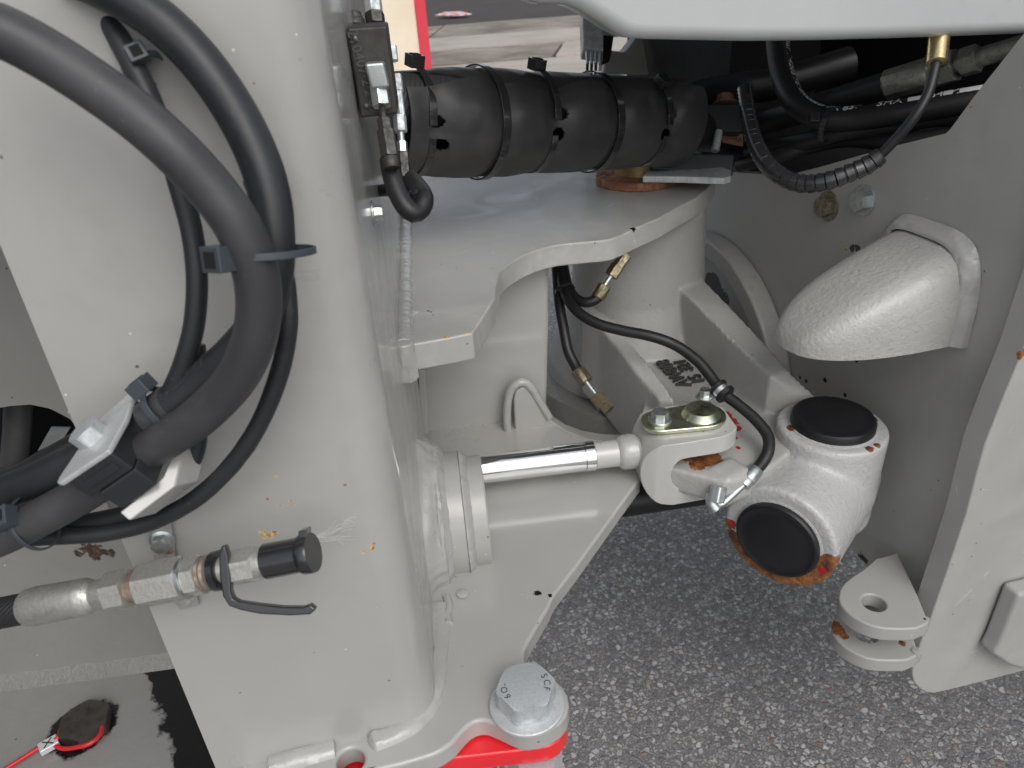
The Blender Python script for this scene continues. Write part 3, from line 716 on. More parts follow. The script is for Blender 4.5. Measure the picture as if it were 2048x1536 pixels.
# lower bearing ring with grease
GRS = paint('greasy_paint', base=srgb(120, 118, 114), rough=.3, cast=.6, oils=[(W(x, y, 1.05), r) for x, y, r in ((1150, 860, .012), (1180, 880, .014), (1240, 868, .006), (1130, 840, .01), (1210, 880, .01), (1100, 800, .008))])
part('bearing_ring', revolve((pinx, piny-.01, .60), (0, 0, 1), [(0, .172), (.058, .172), (.064, .168), (.066, .14)], 72), GRS, ca)
# hinge pin, bush and lock plate on the upper plate
hp = thing('hinge_pin', 'brass coloured hinge pin in a copper brown bush ring on the upper plate', 'pin', (pinx, piny, .96))
CPR = metal('rusty_bush', (.45, .22, .13), .5, .8, 60, tint2=(.14, .06, .04), bs=.5, metallic=.6)
BRS = metal('brass_cap', (.62, .52, .30), .3, .5, 90)
part('bush', revolve((pinx-.005, piny, .96), (0, 0, 1), [(0, .057), (.002, .059), (.012, .058), (.014, .053), (.014, .03)], 56), CPR, hp)
part('cap', revolve((pinx-.0, piny, .974), (0, 0, 1), [(0, .036), (.010, .036), (.018, .038), (.022, .036), (.022, .026), (.019, .024)], 48), BRS, hp)
lp_ = [onz(x, y, .984) for x, y in [(1285, 352), (1370, 353), (1448, 356), (1462, 352), (1462, 340), (1440, 332), (1360, 322), (1300, 335)]]
part('lock_plate', prism(lp_, (0, 0, -.009)), GALV, hp, bevel=.0015)

# ============================================================ STEERING CYLINDER ROD AND CLEVIS
RZ = .745; RY = .700
CHR = Mat('chrome'); CHR.col((.85, .87, .88)); CHR.b.inputs['Metallic'].default_value = 1; CHR._set('Roughness', CHR.fmix(CHR.ramp(CHR.noise(40, 4, .7), .4, .7), .035, .09))
P_cyl = paint('clevis_paint', base=srgb(184, 183, 179), rough=.3, coat=.4, orange=.15, film=.0, rusts=[(onz(1395, 988, .68), .006)])
sc_ = thing('steering_cylinder', 'chrome steering cylinder rod ending in a grey forged clevis round the arm lug', 'hydraulic cylinder', (.1, RY, RZ))
def rx(x): return onz(x, 925, RZ)[0]
x1, x2, x3 = rx(1172), rx(1194), rx(1244)
part('rod', revolve((-.03, RY+.001, RZ), (1, 0, 0), [(0, .0166), (x1+.03, .0166)], 64), CHR, sc_)
part('rod_end', revolve((x1, RY+.001, RZ), (1, 0, 0), [(0, .0160), (.0008, .0172), (x2-x1-.0008, .0172), (x2-x1, .0165)], 64), CHR, sc_)
part('rod_neck', revolve((x2-.001, RY+.001, RZ), (1, 0, 0), [(0, .0150), (.001, .0158), (x3-x2+.002, .0158)], 48), P_cyl, sc_)
tick = Mat('black_print'); tick.col((.01, .01, .01))
part('neck_weld', revolve((x3-.001, RY+.001, RZ), (1, 0, 0), [(0, .016), (.0025, .0185), (.006, .0203), (.016, .0208), (.022, .0200), (.026, .016)], 40, rf=lambda t, s, r: r*(1+.025*noise.noise((s*300, cos(t)*3, sin(t)*3)))), P_weld, sc_)
# clevis: C profile in XZ swept along Y, cut to a rounded plan
xa = x3+.020; tipx = onz(1466, 870, .765)[0]; py0 = RY
zt, zb_, tt = .775, .690, .0215
cxm = xa+.040
prof = [(tipx+.004, zt), (xa+.034, zt)]+[(xa+.030+.030*cos(a)*1., (zt+zb_)/2+((zt-zb_)/2)*sin(a)) for a in np.linspace(pi/2+.25, 3*pi/2-.25, 14)]+[(xa+.034, zb_), (tipx+.004, zb_), (tipx+.004, zb_+tt), (xa+.052, zb_+tt)]
zi0, zi1 = zb_+tt, zt-tt
prof += [(xa+.046+.014*cos(a), (zi0+zi1)/2+(zi1-zi0)/2*sin(a)) for a in np.linspace(3*pi/2-.2, pi/2+.2, 10)]+[(xa+.052, zi1), (tipx+.004, zi1)]
pinc = onz(1405, 843, .779)
pinc = NV([pinc[0], RY+.006, 0])
cl = part('clevis', prism([(x, RY-.10, z) for x, z in prof], (0, .2, 0)), P_cyl, sc_)
hw = .038; rcut = hw
planc = [(xa-.004, RY-.022), (xa+.016, RY-hw+.004), (xa+.035, RY-hw)]+[(pinc[0]+.004+hw*1.02*cos(a), RY+.003+hw*sin(a)) for a in np.linspace(-pi/2, pi/2, 22)]+[(xa+.035, RY+hw+.003), (xa+.016, RY+hw), (xa-.004, RY+.022)]
boolean(cl, prism([(x, y, .6) for x, y in planc], (0, 0, .3)), 'INTERSECT')
b = cl.modifiers.new('bevel', 'BEVEL'); b.width = .004; b.segments = 4; b.limit_method = 'ANGLE'; b.angle_limit = radians(40)
for p in cl.data.polygons: p.use_smooth = True
# pin retainer plate, pin head, small bolt
rp_ = thing('retainer_plate', 'greenish zinc oval retainer plate holding the clevis pin', 'plate', (pinc[0], pinc[1], zt))
bA = NV([onz(1325, 860, zt)[0], RY+.004, zt]); bB = NV([pinc[0]+.004, RY+.006, zt])
st_ = [(bB[0]+.0265*cos(a), bB[1]+.0265*sin(a)) for a in np.linspace(-pi/2, pi/2, 18)]+[(bA[0]+.0225*cos(a), bA[1]+.0225*sin(a)) for a in np.linspace(pi/2, 3*pi/2, 18)]
part('plate', prism([(x, y, zt+.0005) for x, y in st_], (0, 0, .006)), YZN, rp_, bevel=.0018)
part('pin_head', revolve((bB[0]-.002, bB[1], zt+.006), (0, 0, 1), [(0, .0225), (.002, .021), (.006, .0185), (.0085, .0175), (.009, .016)], 40), YZN, rp_)
part('pin', revolve((bB[0], bB[1], .68), (0, 0, 1), [(0, .0155), (.098, .0155)], 32), YZN, rp_)
bolt('retainer_bolt', 'small bright flanged hex bolt at the left end of the oval retainer plate', 'bolt', bA+NV([0, 0, .0065]), (0, 0, 1), .0175, .010, ZINC2, (.0135, .002), rot=.3)

# ============================================================ BALL HOUSING (ELBOW WITH TWO CAPS)
el = thing('pivot_housing', 'grey cast elbow pivot housing with two black caps and rusty lower rim', 'housing', (.436, .698, .7))
tc = NV([.437, .700, .750]); fc = W(1556, 1077, .845)
ax2 = nrmz([tc[0]-fc[0], tc[1]-fc[1], .0]); print('ax2', ax2, fc)
Lh = math.hypot(tc[0]-fc[0], tc[1]-fc[1])
ringpts = []
u2, v2 = np.cross(ax2, (0, 0, 1)), NV([0, 0, 1.])   # u2 to the right seen from the camera
for a in np.linspace(radians(188), radians(352), 13): ringpts.append((fc+(u2*cos(a)+v2*sin(a))*.0585, .0165 if a > radians(205) else .008))
P_el = paint('housing_paint', base=srgb(186, 186, 184), rough=.30, coat=.45, cast=.85, orange=.3, film=0., specks=False, rusts=ringpts+[(onz(1582, 856, .75), .006), (onz(1742, 838, .75), .008), (onz(1725, 825, .75), .006), (onz(1740, 897, .75), .005), (onz(1755, 890, .75), .004)],
             reds=[(fc+(u2*cos(a)+v2*sin(a))*.055, .005) for a in (radians(340), radians(185))])
go = [revolve(tc-NV([0, 0, .135]), (0, 0, 1), [(0, .052), (.01, .0605), (.131, .0625), (.135, .061)], 64),
      revolve(fc, ax2, [(0, .0640), (.003, .0655), (Lh, .0630), (Lh+.045, .056)], 64)]
eb = part('body', merge(*go), P_el, el, ang=80)
remesh(eb, .0032, 7)
cut1 = revolve(tc-NV([0, 0, .004]), (0, 0, 1), [(0, .0485), (.02, .0485)], 64)
CAPM = rubber('cap_rubber', .010, .38, 700, .12, dusty=.06, tint=(1, 1.05, 1.25))
def cap(p, ax, r, h=.009):
    part('rim_lip', revolve(p-NV(ax)*.004, ax, [(0, r*1.05), (.0048, r*1.05), (.0052, r*1.02), (.0052, r*.95)], 72), P_el, el)
    return part('cap', revolve(p-NV(ax)*.004, ax, [(0, r), (.004+h*.7, r), (.004+h*.95, r-.0018), (.004+h, r-.004), (.004+h-.0008, r-.0055), (.004+h-.0006, r*.72), (.004+h-.0002, r*.70), (.004+h-.0002, r*.1)], 80), CAPM, el)
cap(tc, NV([0, 0, 1.]), .0475, .012); cap(fc, -ax2, .0475, .008)
#lk = part('link_arm', merge(slab2([(1600, 800, .775), (1655, 812, .775), (1640, 870, .76), (1570, 880, .755), (1548, 850, .76)], .07)), P_el, el, bevel=.01)

# ============================================================ GREASE HOSES
HB = rubber('hose_rubber', .012, .42, 300, .12, dusty=.12)
FIT = metal('brown_fitting', (.42, .36, .24), .32, .6, 200, tint2=(.14, .12, .08))
STL = ZINC2
def hose(name, lab, pts, r, mat, cat='hose', group=None, n=22, uv=False, **k):
    return tag(part(name, tube(pts, r, n, **k), mat), lab, cat, group)
gh = thing('grease_hose', 'long thin black grease hose crossing the casting and curving down to the arm lug', 'hose', W(1300, 660, .95))
ghp = [W(1120, 535, 1.02), W(1128, 580, .99), W(1150, 618, .965), W(1190, 645, .95), W(1240, 660, .94), W(1300, 672, .93), W(1350, 690, .925), W(1395, 722, .915), W(1425, 758, .905), W(1445, 785, .895), W(1475, 808, .885), W(1510, 838, .872), W(1535, 870, .86), W(1537, 900, .85), W(1525, 925, .845), W(1507, 945, .84)]
part('tube', tube(ghp, .0068, 20), HB, gh)
e0, e1 = W(1513, 938, .842), W(1488, 968, .836)
part('ferrule', revolve(e0, e1-e0, [(0, .0085), (.001, .0092), (.017, .0092), (.0185, .008), (np.linalg.norm(e1-e0)+.002, .0075)], 12), STL, gh)
part('stem', tube([e1, W(1470, 985, .832), W(1450, 1003, .829), W(1440, 1009, .828), W(1431, 1006, .830)], .0040, 14), STL, gh)
part('banjo', tube([W(1431, 1018, .829), W(1424, 1008, .829), W(1424, 990, .834)], .0070, 14), STL, gh)
bolt('banjo_bolt', 'small zinc hex fitting joining the grease hose to the tip of the lug', 'fitting', W(1432, 1003, .822), W(1438, 972, .822)-W(1432, 1003, .822), .0165, .017, ZINC2, rot=.2)
# p clip
pc = thing('hose_clip', 'rubber lined metal clip bolted to the casting beside the lettering, holding the grease hose', 'clip', W(1440, 785, .89))
cdir = nrmz(W(1460, 798, .89)-W(1432, 770, .90))
part('collar', revolve(W(1432, 770, .899), cdir, [(0, .0085), (.002, .0115), (.006, .0115), (.007, .0092), (.012, .0092), (.013, .0125), (.018, .0125), (.020, .009)], 30), CAPM, pc)
part('band', revolve(W(1438, 778, .896), cdir, [(0, .0098), (.0055, .0098)], 30), STL, pc)
part('tab', prism([W(1405, 792, .90), W(1432, 776, .90), W(1440, 790, .90), W(1412, 802, .90)], (0, 0, -.002)), STL, pc, bevel=.0005)
bolt('clip_bolt', 'tiny bright flanged bolt fixing the rubber lined hose clip', 'bolt', W(1409, 794, .898), (0, 0, 1), .0115, .008, STL, flange=(.0105, .003))
g2 = thing('grease_hose', 'short black grease hose dropping to a fitting low on the hinge post', 'hose', W(1140, 650, 1.0))
part('tube', tube([W(1112, 520, 1.02), W(1118, 600, 1.0), W(1128, 660, .99), W(1136, 700, .985), W(1150, 730, .98), W(1158, 745, .975)], .0068, 18), HB, g2)
fa, fb = W(1155, 740, .974), W(1173, 765, .968)
part('ferrule', revolve(fa, fb-fa, [(0, .009), (.001, .0096), (.02, .0096), (.021, .007)], 10), FIT, g2)
part('stem', tube([fb, W(1196, 795, .96)], .0035, 12, smooth=False), STL, g2)
part('nut', hexnut(W(1192, 790, .961), W(1212, 815, .955)-W(1192, 790, .961), .019, .018), FIT, g2)
part('nut', hexnut(W(1205, 805, .957), W(1224, 826, .951)-W(1205, 805, .957), .015, .014), FIT, g2)
g3 = thing('grease_hose', 'short black grease hose hooking up to a fitting under the upper plate', 'hose', W(1150, 590, 1.0))
part('tube', tube([W(1125, 520, 1.03), W(1135, 570, 1.0), W(1150, 595, .985), W(1170, 605, .975), W(1190, 600, .972), W(1200, 590, .972)], .0068, 18), HB, g3)
fa, fb = W(1194, 596, .972), W(1208, 572, .972)
part('ferrule', revolve(fa, fb-fa, [(0, .009), (.001, .0096), (.018, .0096), (.019, .007)], 10), FIT, g3)
part('stem', tube([fb, W(1226, 545, .972)], .0042, 12, smooth=False), STL, g3)
part('nut', hexnut(W(1222, 552, .972), W(1238, 528, .972)-W(1222, 552, .972), .016, .016), FIT, g3)
part('nut', hexnut(W(1236, 532, .972), W(1252, 510, .972)-W(1236, 532, .972), .014, .018), FIT, g3)

BLKP = rubber('black_nylon', .020, .20, 300, .03, dusty=.05); BLKP.node_tree.nodes['Principled BSDF'].inputs['Coat Weight'].default_value = .6
GRYT = rubber('grey_blue_nylon', .060, .4, 300, .05, dusty=.1, tint=(.85, 1.05, 1.25))
def strap_ring(name, parent, c, ax, r, mat, w=.0035, t=.0012, squash=None, a0=0, a1=2*pi, ref=(0, 0, 1), rf=None):
    """flat band looped round an axis"""
    ax = nrmz(ax); u = nrmz(NV(ref)-ax*(NV(ref)@ax)); v = np.cross(ax, u); n = 56
    V, Fc = [], []
    full = abs(a1-a0-2*pi) < 1e-6; m = n if full else n+1
    for k in range(m):
        a = a0+(a1-a0)*k/n; d = u*cos(a)+v*sin(a); q = rf(a) if rf else r
        for rr, s in ((q, -w), (q+t, -w), (q+t, w), (q, w)): V.append(NV(c)+d*rr+ax*s)
    for k in range(n):
        j = (k+1) % m
        for e in range(4): Fc.append([k*4+e, k*4+(e+1) % 4, j*4+(e+1) % 4, j*4+e])
    if not full: Fc += [[0, 1, 2, 3], [n*4+3, n*4+2, n*4+1, n*4]]
    return part(name, (V, Fc), mat, parent, bevel=.0003, seg=2)
def tie_head(parent, c, a, b_, n_, mat, s=1.):
    """a: strap direction, b_: across, n_: outwards"""
    a, b_, n_ = nrmz(a), nrmz(b_), nrmz(n_); c = NV(c, float)
    h = part('head', box(c, a*.0048*s, b_*.0045*s, n_*.0036*s), mat, parent, bevel=.0006)
    part('slot', box(c+n_*.0036*s, a*.0026*s, b_*.0028*s, n_*.0004*s), BLK, h)
    return h
tb = thing('cable_tie', 'small black cable tie bundling the grease hoses at the top of the post', 'cable tie', W(1128, 578, .99))
strap_ring('strap', tb, W(1130, 580, .992), W(1140, 600, .985)-W(1124, 560, 1.0), .0125, BLKP, .002, .001)

# ============================================================ BLACK SLEEVE ACROSS THE JOINT
sA, sB = W(778, 247, .785), W(1345, 245, 1.005)
sdir = nrmz(sB-sA); SLn = np.linalg.norm(sB-sA)
ties_s = [np.linalg.norm(sB-sA)*q_ for q_ in (.060, .262, .430, .655, .850)]
upv = nrmz(NV([0, 0, 1])-sdir*sdir[2]); frv = np.cross(upv, sdir)
if frv[1] > 0: frv = -frv
def rs(s):
    base = .0562+.0008*sin(s*9+.5)
    for t, dpt, w in ((ties_s[0], .004, .030), (ties_s[1], .0022, .014), (ties_s[2], .0024, .016), (ties_s[3], .0020, .014), (ties_s[4], .003, .02)):
        base -= dpt*math.exp(-((s-t)/w)**2)
    if s < ties_s[0]: base = min(base, .053)-(ties_s[0]-s)*.12
    return base+.0015*math.exp(-((s-.12)/.035)**2)
SLV = rubber('sleeve_rubber', .036, .36, 240, .10, dusty=.3, tint=(1.02, 1., 1.02))
V, Fc = [], []; ns, na = 240, 190
a_seam = radians(47)       # overlap edge, measured from up towards the front
def sleeve_pt(s, a, off=0.):
    r = rs(s)+off
    # pinch creases towards the holes
    for t, d in ((ties_s[0], .006), (ties_s[2], .002)):
        r -= d*math.exp(-((s-t)/.018)**2)*math.exp(-((a-radians(80))/.5)**2)
    r += .0006*noise.noise((s*60, cos(a)*3, sin(a)*3))
    c = sA+sdir*s
    return c+(upv*cos(a)*1.0+frv*sin(a))*r
for i in range(ns+1):
    s = SLn*i/ns
    for k in range(na+1):
        f = k/na; a = a_seam+f*(2*pi+radians(30))
        ov = -.62+(.62+.5)*min(1, max(0, (s-.05)/.20))**.8
        wav = .007*abs(sin((s-.02)*22))**1.5
        lift = (.002+.006*abs(sin((s+.012)*19)))*max(0, 1-f*7)+.0025*max(0, 1-f*1.6)
        pin_ = 1-max(math.exp(-((s-t_)/.017)**2) for t_ in ties_s[1:])
        lift = lift*pin_+.0012*(1-pin_)
        sea = a_seam-wav/.055 if k == 0 else a_seam
        aa = sea+f*(2*pi+ov+(wav/.055))
        V.append(sleeve_pt(s, aa, lift))
n1 = len(V)
for i in range(ns+1):
    s = SLn*i/ns
    for k in range(na+1):
        V.append(V[i*(na+1)+k]+( (sA+sdir*s)-V[i*(na+1)+k])*(.0022/.055))
def q(i, k, o=0): return o+i*(na+1)+k
holes = set()
for t, ang in ((ties_s[0]+.004, 88), (ties_s[0]+.010, 118), (ties_s[2]+.006, 74), (ties_s[2]+.004, 98), (ties_s[4]+.004, 72), (ties_s[4]-.002, 98)):
    for i in range(ns):
        for k in range(na):
            s = SLn*(i+.5)/ns; a = math.degrees(a_seam+(k+.5)/na*(2*pi+.5))
            if ((s-t)/.0085)**2+((a-ang)/8.0)**2 < 1: holes.add((i, k))
for i in range(ns):
    for k in range(na):
        if (i, k) in holes: continue
        Fc.append([q(i, k), q(i, k+1), q(i+1, k+1), q(i+1, k)]); Fc.append([q(i, k, n1), q(i+1, k, n1), q(i+1, k+1, n1), q(i, k+1, n1)])
for i in range(ns):
    for k in (0, na): Fc.append([q(i, k), q(i+1, k), q(i+1, k, n1), q(i, k, n1)])
for k in range(na):
    for i in (0, ns): Fc.append([q(i, k), q(i, k+1), q(i, k+1, n1), q(i, k, n1)])
slv = part('hose_sleeve', (V, Fc), SLV, ang=50)
tag(slv, 'thick black rubber sleeve laced with cable ties, bridging the joint above the upper plate', 'hose sleeve')
WEAVE = rubber('woven_fabric', .035, .6, 300, .1, weave=110, dusty=.1)
tag(part('woven_hose', tube([sA+sdir*s+upv*.022+frv*.014 for s in (-.03, .1, .25, .42)], .028, 28), WEAVE), 'woven textile covered hose glimpsed under the open seam of the black sleeve', 'hose')
tag(part('inner_hose', tube([sA+sdir*s-upv*.012-frv*.012 for s in (-.03, .1, .25, .46)]+[W(1450, 268, 1.22), W(1560, 262, 1.32)], .028, 28), HB), 'thick black hose running inside the laced sleeve into the engine bay', 'hose')
tag(part('inner_hose', tube([sA+sdir*s+upv*.016-frv*.024 for s in (.10, .25, .40)]+[W(1450, 182, 1.14), W(1560, 165, 1.16), W(1700, 125, 1.16)], .024, 28), HB), 'black hose leaving the right end of the sleeve, rising under the hood', 'hose')
labs = ['black cable tie at the left end of the sleeve, threaded through a torn hole', 'black cable tie second from the left, wrapped right round the sleeve', 'black cable tie in mid sleeve, square head on top and strap dipping into a hole', 'black cable tie fourth from the left, wrapped right round the sleeve', 'black cable tie at the right end of the sleeve, half hidden in shade']
for k, t in enumerate(ties_s):
    T = thing('cable_tie', labs[k], 'cable tie', sA+sdir*t+upv*.05, 'cable ties lacing the black sleeve')
    full = k in (1, 3)
    def rfk(a, t=t): return rs(t)+.0040
    c = sA+sdir*t
    tilt = nrmz(sdir+frv*0+upv*(.0))
    if full:
        strap_ring('strap', T, c, tilt, .06, BLKP, .0050, .0018, ref=upv, rf=lambda a, t=t: np.linalg.norm(sleeve_pt(t, -a if np.cross(tilt, upv)@frv < 0 else a, .0036)-c))
    else:
        d = 1 if np.cross(tilt, upv)@frv > 0 else -1
        lo = radians(6 if k != 4 else 30)*d; hi = radians(80 if k == 2 else 86)*d
        strap_ring('strap', T, c, tilt, .06, BLKP, .0042, .0015, a0=min(lo, hi), a1=max(lo, hi), ref=upv, rf=lambda a, t=t, d=d: np.linalg.norm(sleeve_pt(t, a*d, .0045)-c)+.002*sin(min(1, abs(a)/1.4)*pi))
        lo = radians(100 if k != 2 else 97)*d; hi = radians(250)*d
        strap_ring('strap', T, c, tilt, .06, BLKP, .0042, .0015, a0=min(lo, hi), a1=max(lo, hi), ref=upv, rf=lambda a, t=t, d=d: np.linalg.norm(sleeve_pt(t, a*d, .0010)-c))
        ha = radians(8 if k != 4 else 34); dd = upv*cos(ha)+frv*sin(ha)
        tie_head(T, c+dd*(rs(t)+.010), np.cross(sdir, dd), sdir, dd, BLKP, 1.7)
# ============================================================ VALVE BLOCK ON THE POST
YB = .545
PHOS = metal('phosphated_steel', (.10, .095, .09), .42, .5, 70, tint2=(.055, .05, .048), bs=.2, metallic=.85)
DST = metal('dark_steel', (.13, .125, .12), .45, .5, 150, tint2=(.06, .058, .055), bs=.15)
vb = thing('valve_block', 'dark grey steel hydraulic valve block stamped with a number, on the side of the post', 'valve block', ony(740, 150, YB))
bo = [ony(x, y, YB) for x, y in [(690, 57), (773, 52), (796, 228), (723, 236)]]
bo[0][0] = bo[3][0] = XS+.0015
VBB = part('body', prism(bo, (0, .045, 0)), PHOS, vb, bevel=.0015)
LT2 = metal('raised_print', (.17, .165, .16), .35, .3)
part('lettering', textgeo('210407·2·2·07', .0092, .0008, ony(727, 146, YB-.0002), NV([.145, 0, -1]), NV([1, 0, .145])), LT2, VBB)
for x, y in ((711, 78), (733, 213)): part('rivet', revolve(ony(x, y, YB), (0, -1, 0), [(0, .0022), (.0008, .0018), (.0012, .001)], 16), LT2, vb)
part('elbow_body', box(ony(755, 149, YB-.007), (.0062, 0, 0), (0, .0068, 0), (-.0009, 0, .0078)), ZINC2, vb, bevel=.0018)
def dq(x, y, Y): return float((ony(x, y, Y)-CC)@CF)
def vstack(px, items, d=.505, par=None, tilt=.14):
    """column of fittings going down: (y0, y1, radius px, kind, mat)"""
    for y0, y1, r, kind, mt in items:
        a, b_ = W(px(y0), y0, d), W(px(y1), y1, d); h = np.linalg.norm(b_-a); rm = r*d/F_PX
        if kind == 'hex': part('nut', hexnut(a, b_-a, rm*1.85, h, both=True, rot=.3), mt, par)
        else: part('tube', revolve(a, b_-a, [(0, rm*.93), (h*.08, rm), (h*.92, rm), (h, rm*.93)], 28), mt, par)
vstack(lambda y: 757+(y-170)*.16, [(172, 213, 18, 'hex', ZINC2), (213, 240, 6.5, 'tube', DST), (238, 262, 14, 'hex', DST), (262, 314, 18, 'hex', DST), (314, 337, 17, 'tube', PHOS)], dq(757, 190, YB-.008), vb)
vstack(lambda y: 800+(y-250)*.09, [(232, 264, 13, 'hex', ZINC), (264, 285, 7, 'tube', STL), (284, 305, 11, 'hex', STL), (305, 330, 14, 'hex', DST), (330, 356, 14, 'hex', DST), (356, 378, 12, 'tube', PHOS)], .56, vb)
vstack(lambda y: 785+(y-100)*.12, [(92, 122, 9, 'hex', ZINC)], .575, vb)
vstack(lambda y: 793+(y-150)*.12, [(150, 183, 10, 'hex', ZINC), (183, 240, 8, 'hex', ZINC)], .60, vb)
vstack(lambda y: 748+(y-20)*.12, [(-60, 27, 17, 'hex', ZINC), (27, 50, 19, 'hex', DST)], .565, vb)
part('cap_screw', revolve(W(711, 54, .56), W(709, 20, .56)-W(711, 54, .56), [(0, .0073), (.005, .0073), (.0055, .0058), (.0075, .0058), (.008, .0050), (.0105, .0048), (.0115, .003)], 28), DST, vb)
vh = thing('valve_hose', 'black hose hooking down and round in a tight loop below the valve block', 'hose', W(800, 400, .5))
part('tube', tube([W(x, y, d) for x, y, d in [(779, 320, .513), (784, 350, .510), (795, 385, .508), (810, 412, .507), (826, 426, .508), (842, 418, .512), (848, 398, .515), (836, 374, .54), (815, 355, .57), (790, 350, .60)]], .0068, 22), HB, vh)
vh2 = thing('valve_hose', 'second thinner black hose inside the loop, coming from the right hand fitting', 'hose', W(820, 390, .56))
part('tube', tube([W(x, y, d) for x, y, d in [(803, 370, .562), (810, 392, .560), (822, 408, .56), (836, 410, .56)]], .0052, 18), HB, vh2)
vh3 = thing('valve_hose', 'third black hose crossing behind the loop from the dark gap beside the post', 'hose', W(780, 385, .62))
part('tube', tube([W(x, y, d) for x, y, d in [(752, 382, .63), (785, 380, .61), (812, 385, .58), (838, 402, .55)]], .0050, 18), HB, vh3)
tt = thing('cable_tie', 'small black cable tie holding the hose loop below the valve block', 'cable tie', W(850, 402, .51))
strap_ring('strap', tt, W(836, 404, .52), W(836, 404, .52)-W(820, 440, .51), .0085, BLKP, .0018, .0009)
tie_head(tt, W(857, 403, .515), CU, CF, CR, BLKP, .75)
p = hit(745, 427, (XS, 0, 0), (1, 0, 0))
bolt('side_screw', 'bright zinc screw with washer on the side of the post, mirrored in the glossy paint', 'bolt', p, (1, 0, 0), .0095, .006, ZINC2, (.009, .0015), ZINC2)

# ============================================================ FOREGROUND HOSES ON THE LEFT
HF = rubber('foreground_hose', .045, .45, 260, .15, dusty=.35, tint=(1, 1, 1.08))
HD_ = rubber('foreground_hose_dark', .022, .42, 260, .15, dusty=.2, tint=(.9, 1, 1.15))
P1 = [W(x, y, d) for x, y, d in [(-90, 40, .285), (0, 62, .29), (90, 108, .295), (180, 165, .30), (270, 230, .305), (350, 300, .31), (420, 375, .318), (475, 450, .325), (508, 530, .335), (518, 610, .345), (505, 690, .355), (465, 765, .368), (400, 832, .38), (330, 880, .388), (250, 930, .395), (170, 985, .402), (90, 1030, .405), (0, 1075, .41), (-90, 1105, .41)]]
tag(part('hydraulic_hose', tube(P1, .0103, 32), HF), 'thickest dark grey hose sweeping from the top left corner down through the clamp', 'hose')
P2 = [W(x, y, d) for x, y, d in [(130, -60, .33), (220, -20, .33), (310, 35, .332), (390, 110, .337), (460, 205, .343), (510, 300, .348), (538, 385, .352), (548, 470, .356), (545, 550, .362), (520, 640, .37), (470, 705, .378), (400, 765, .388), (320, 828, .395), (240, 880, .402), (150, 925, .408), (60, 965, .415), (-40, 1000, .43), (-120, 1020, .45)]]
H2O = tag(part('hydraulic_hose', tube(P2, .0098, 32), HD_), 'thick blue black hose, outer one of the pair at the top, passing behind the other', 'hose')
P3 = [W(x, y, d) for x, y, d in [(505, 360, .375), (548, 460, .372), (567, 545, .372), (576, 630, .376), (568, 710, .385), (540, 800, .395), (500, 880, .405), (445, 950, .415), (380, 1005, .422), (300, 1045, .428), (210, 1066, .43), (120, 1072, .43), (20, 1078, .43), (-60, 1090, .43)]]
tag(part('thin_hose', tube(P3, .0050, 24, rf=lambda s, t, f: 1+.02*sin(s*2600)), HD_), 'thin ribbed black hose running outermost round the bend and under the clamp', 'hose')
P4 = [W(x, y, d) for x, y, d in [(130, -90, .35), (200, 10, .347), (255, 110, .345), (300, 200, .347), (335, 290, .35), (362, 380, .355), (385, 470, .362), (394, 560, .368), (388, 650, .375), (368, 725, .382), (345, 780, .388), (325, 820, .392)]]
tag(part('thin_hose', tube(P4, .0052, 24), HD_), 'slim black hose hanging down on the inner side of the thick hoses', 'hose')
P5 = [W(x, y, d) for x, y, d in [(392, 690, .40), (400, 780, .405), (398, 850, .41), (390, 910, .415), (360, 960, .42), (310, 1000, .425), (240, 1030, .43), (160, 1045, .435), (80, 1052, .44)]]
tag(part('thin_hose', tube(P5, .0048, 24, rf=lambda s, t, f: 1+.02*sin(s*2600)), HD_), 'thin ribbed black hose on the inside of the bend, tucked behind the clamp', 'hose')
P6 = [W(x, y, d) for x, y, d in [(100, -120, .36), (160, -30, .36), (215, 50, .36), (262, 120, .36), (300, 185, .362)]]
tag(part('spiral_wrap', tube(P6, .0068, 24, rf=lambda s, t, f: 1+.05*math.copysign(abs(sin(s*900+t)), sin(s*900+t))), HD_), 'dark spiral wrapped hose half hidden between the two thick hoses at the top', 'hose')
EMB = rubber('embossed_rubber', .030, .5, 260, .1, dusty=.3)
part('lettering', text_on_tube('EXXTRAFLEX  2SN', .0085, P2, .0098, .232, -CF*1.0+CU*.6+CR*-.3, flip=False), EMB, H2O)
# ties on the foreground hoses
def ftie(lab, c, ax, r, mat, headdir, hs=1.1, w=.0022, squash=1., a0=0, a1=2*pi, flat=False):
    T = thing('cable_tie', lab, 'cable tie', c)
    strap_ring('strap', T, c, ax, r, mat, w, .0011, ref=headdir, a0=a0, a1=a1)
    hd_ = nrmz(headdir); ax = nrmz(ax); hd_ = nrmz(hd_-ax*(hd_@ax))
    tie_head(T, NV(c)+hd_*(r+.0035), np.cross(ax, hd_), ax, hd_, mat, hs)
    return T
c_ = W(512, 520, .337)
ftie('grey blue cable tie round the thick hose bundle at the widest part of the bend', W(528, 505, .346), nrmz(W(540, 600, .350)-W(520, 440, .340)), .0225, GRYT, W(440, 560, .325)-W(528, 512, .345), 1.25, .0016)
ftie('pale blue grey cable tie with big square head just above the clamp', W(325, 815, .392), nrmz(W(400, 765, .388)-W(320, 828, .395)), .0112, GRYT, -CR*1.+CU*.9-CF*.35, 1.15, .0019)
ftie('dark cable tie round the hose bundle at the lower left edge', W(70, 1045, .412), nrmz(W(0, 1075, .41)-W(90, 1030, .405)), .0150, GRYT, -CF*.9+CU*.3+CR*-.3, 1.15, .0012)
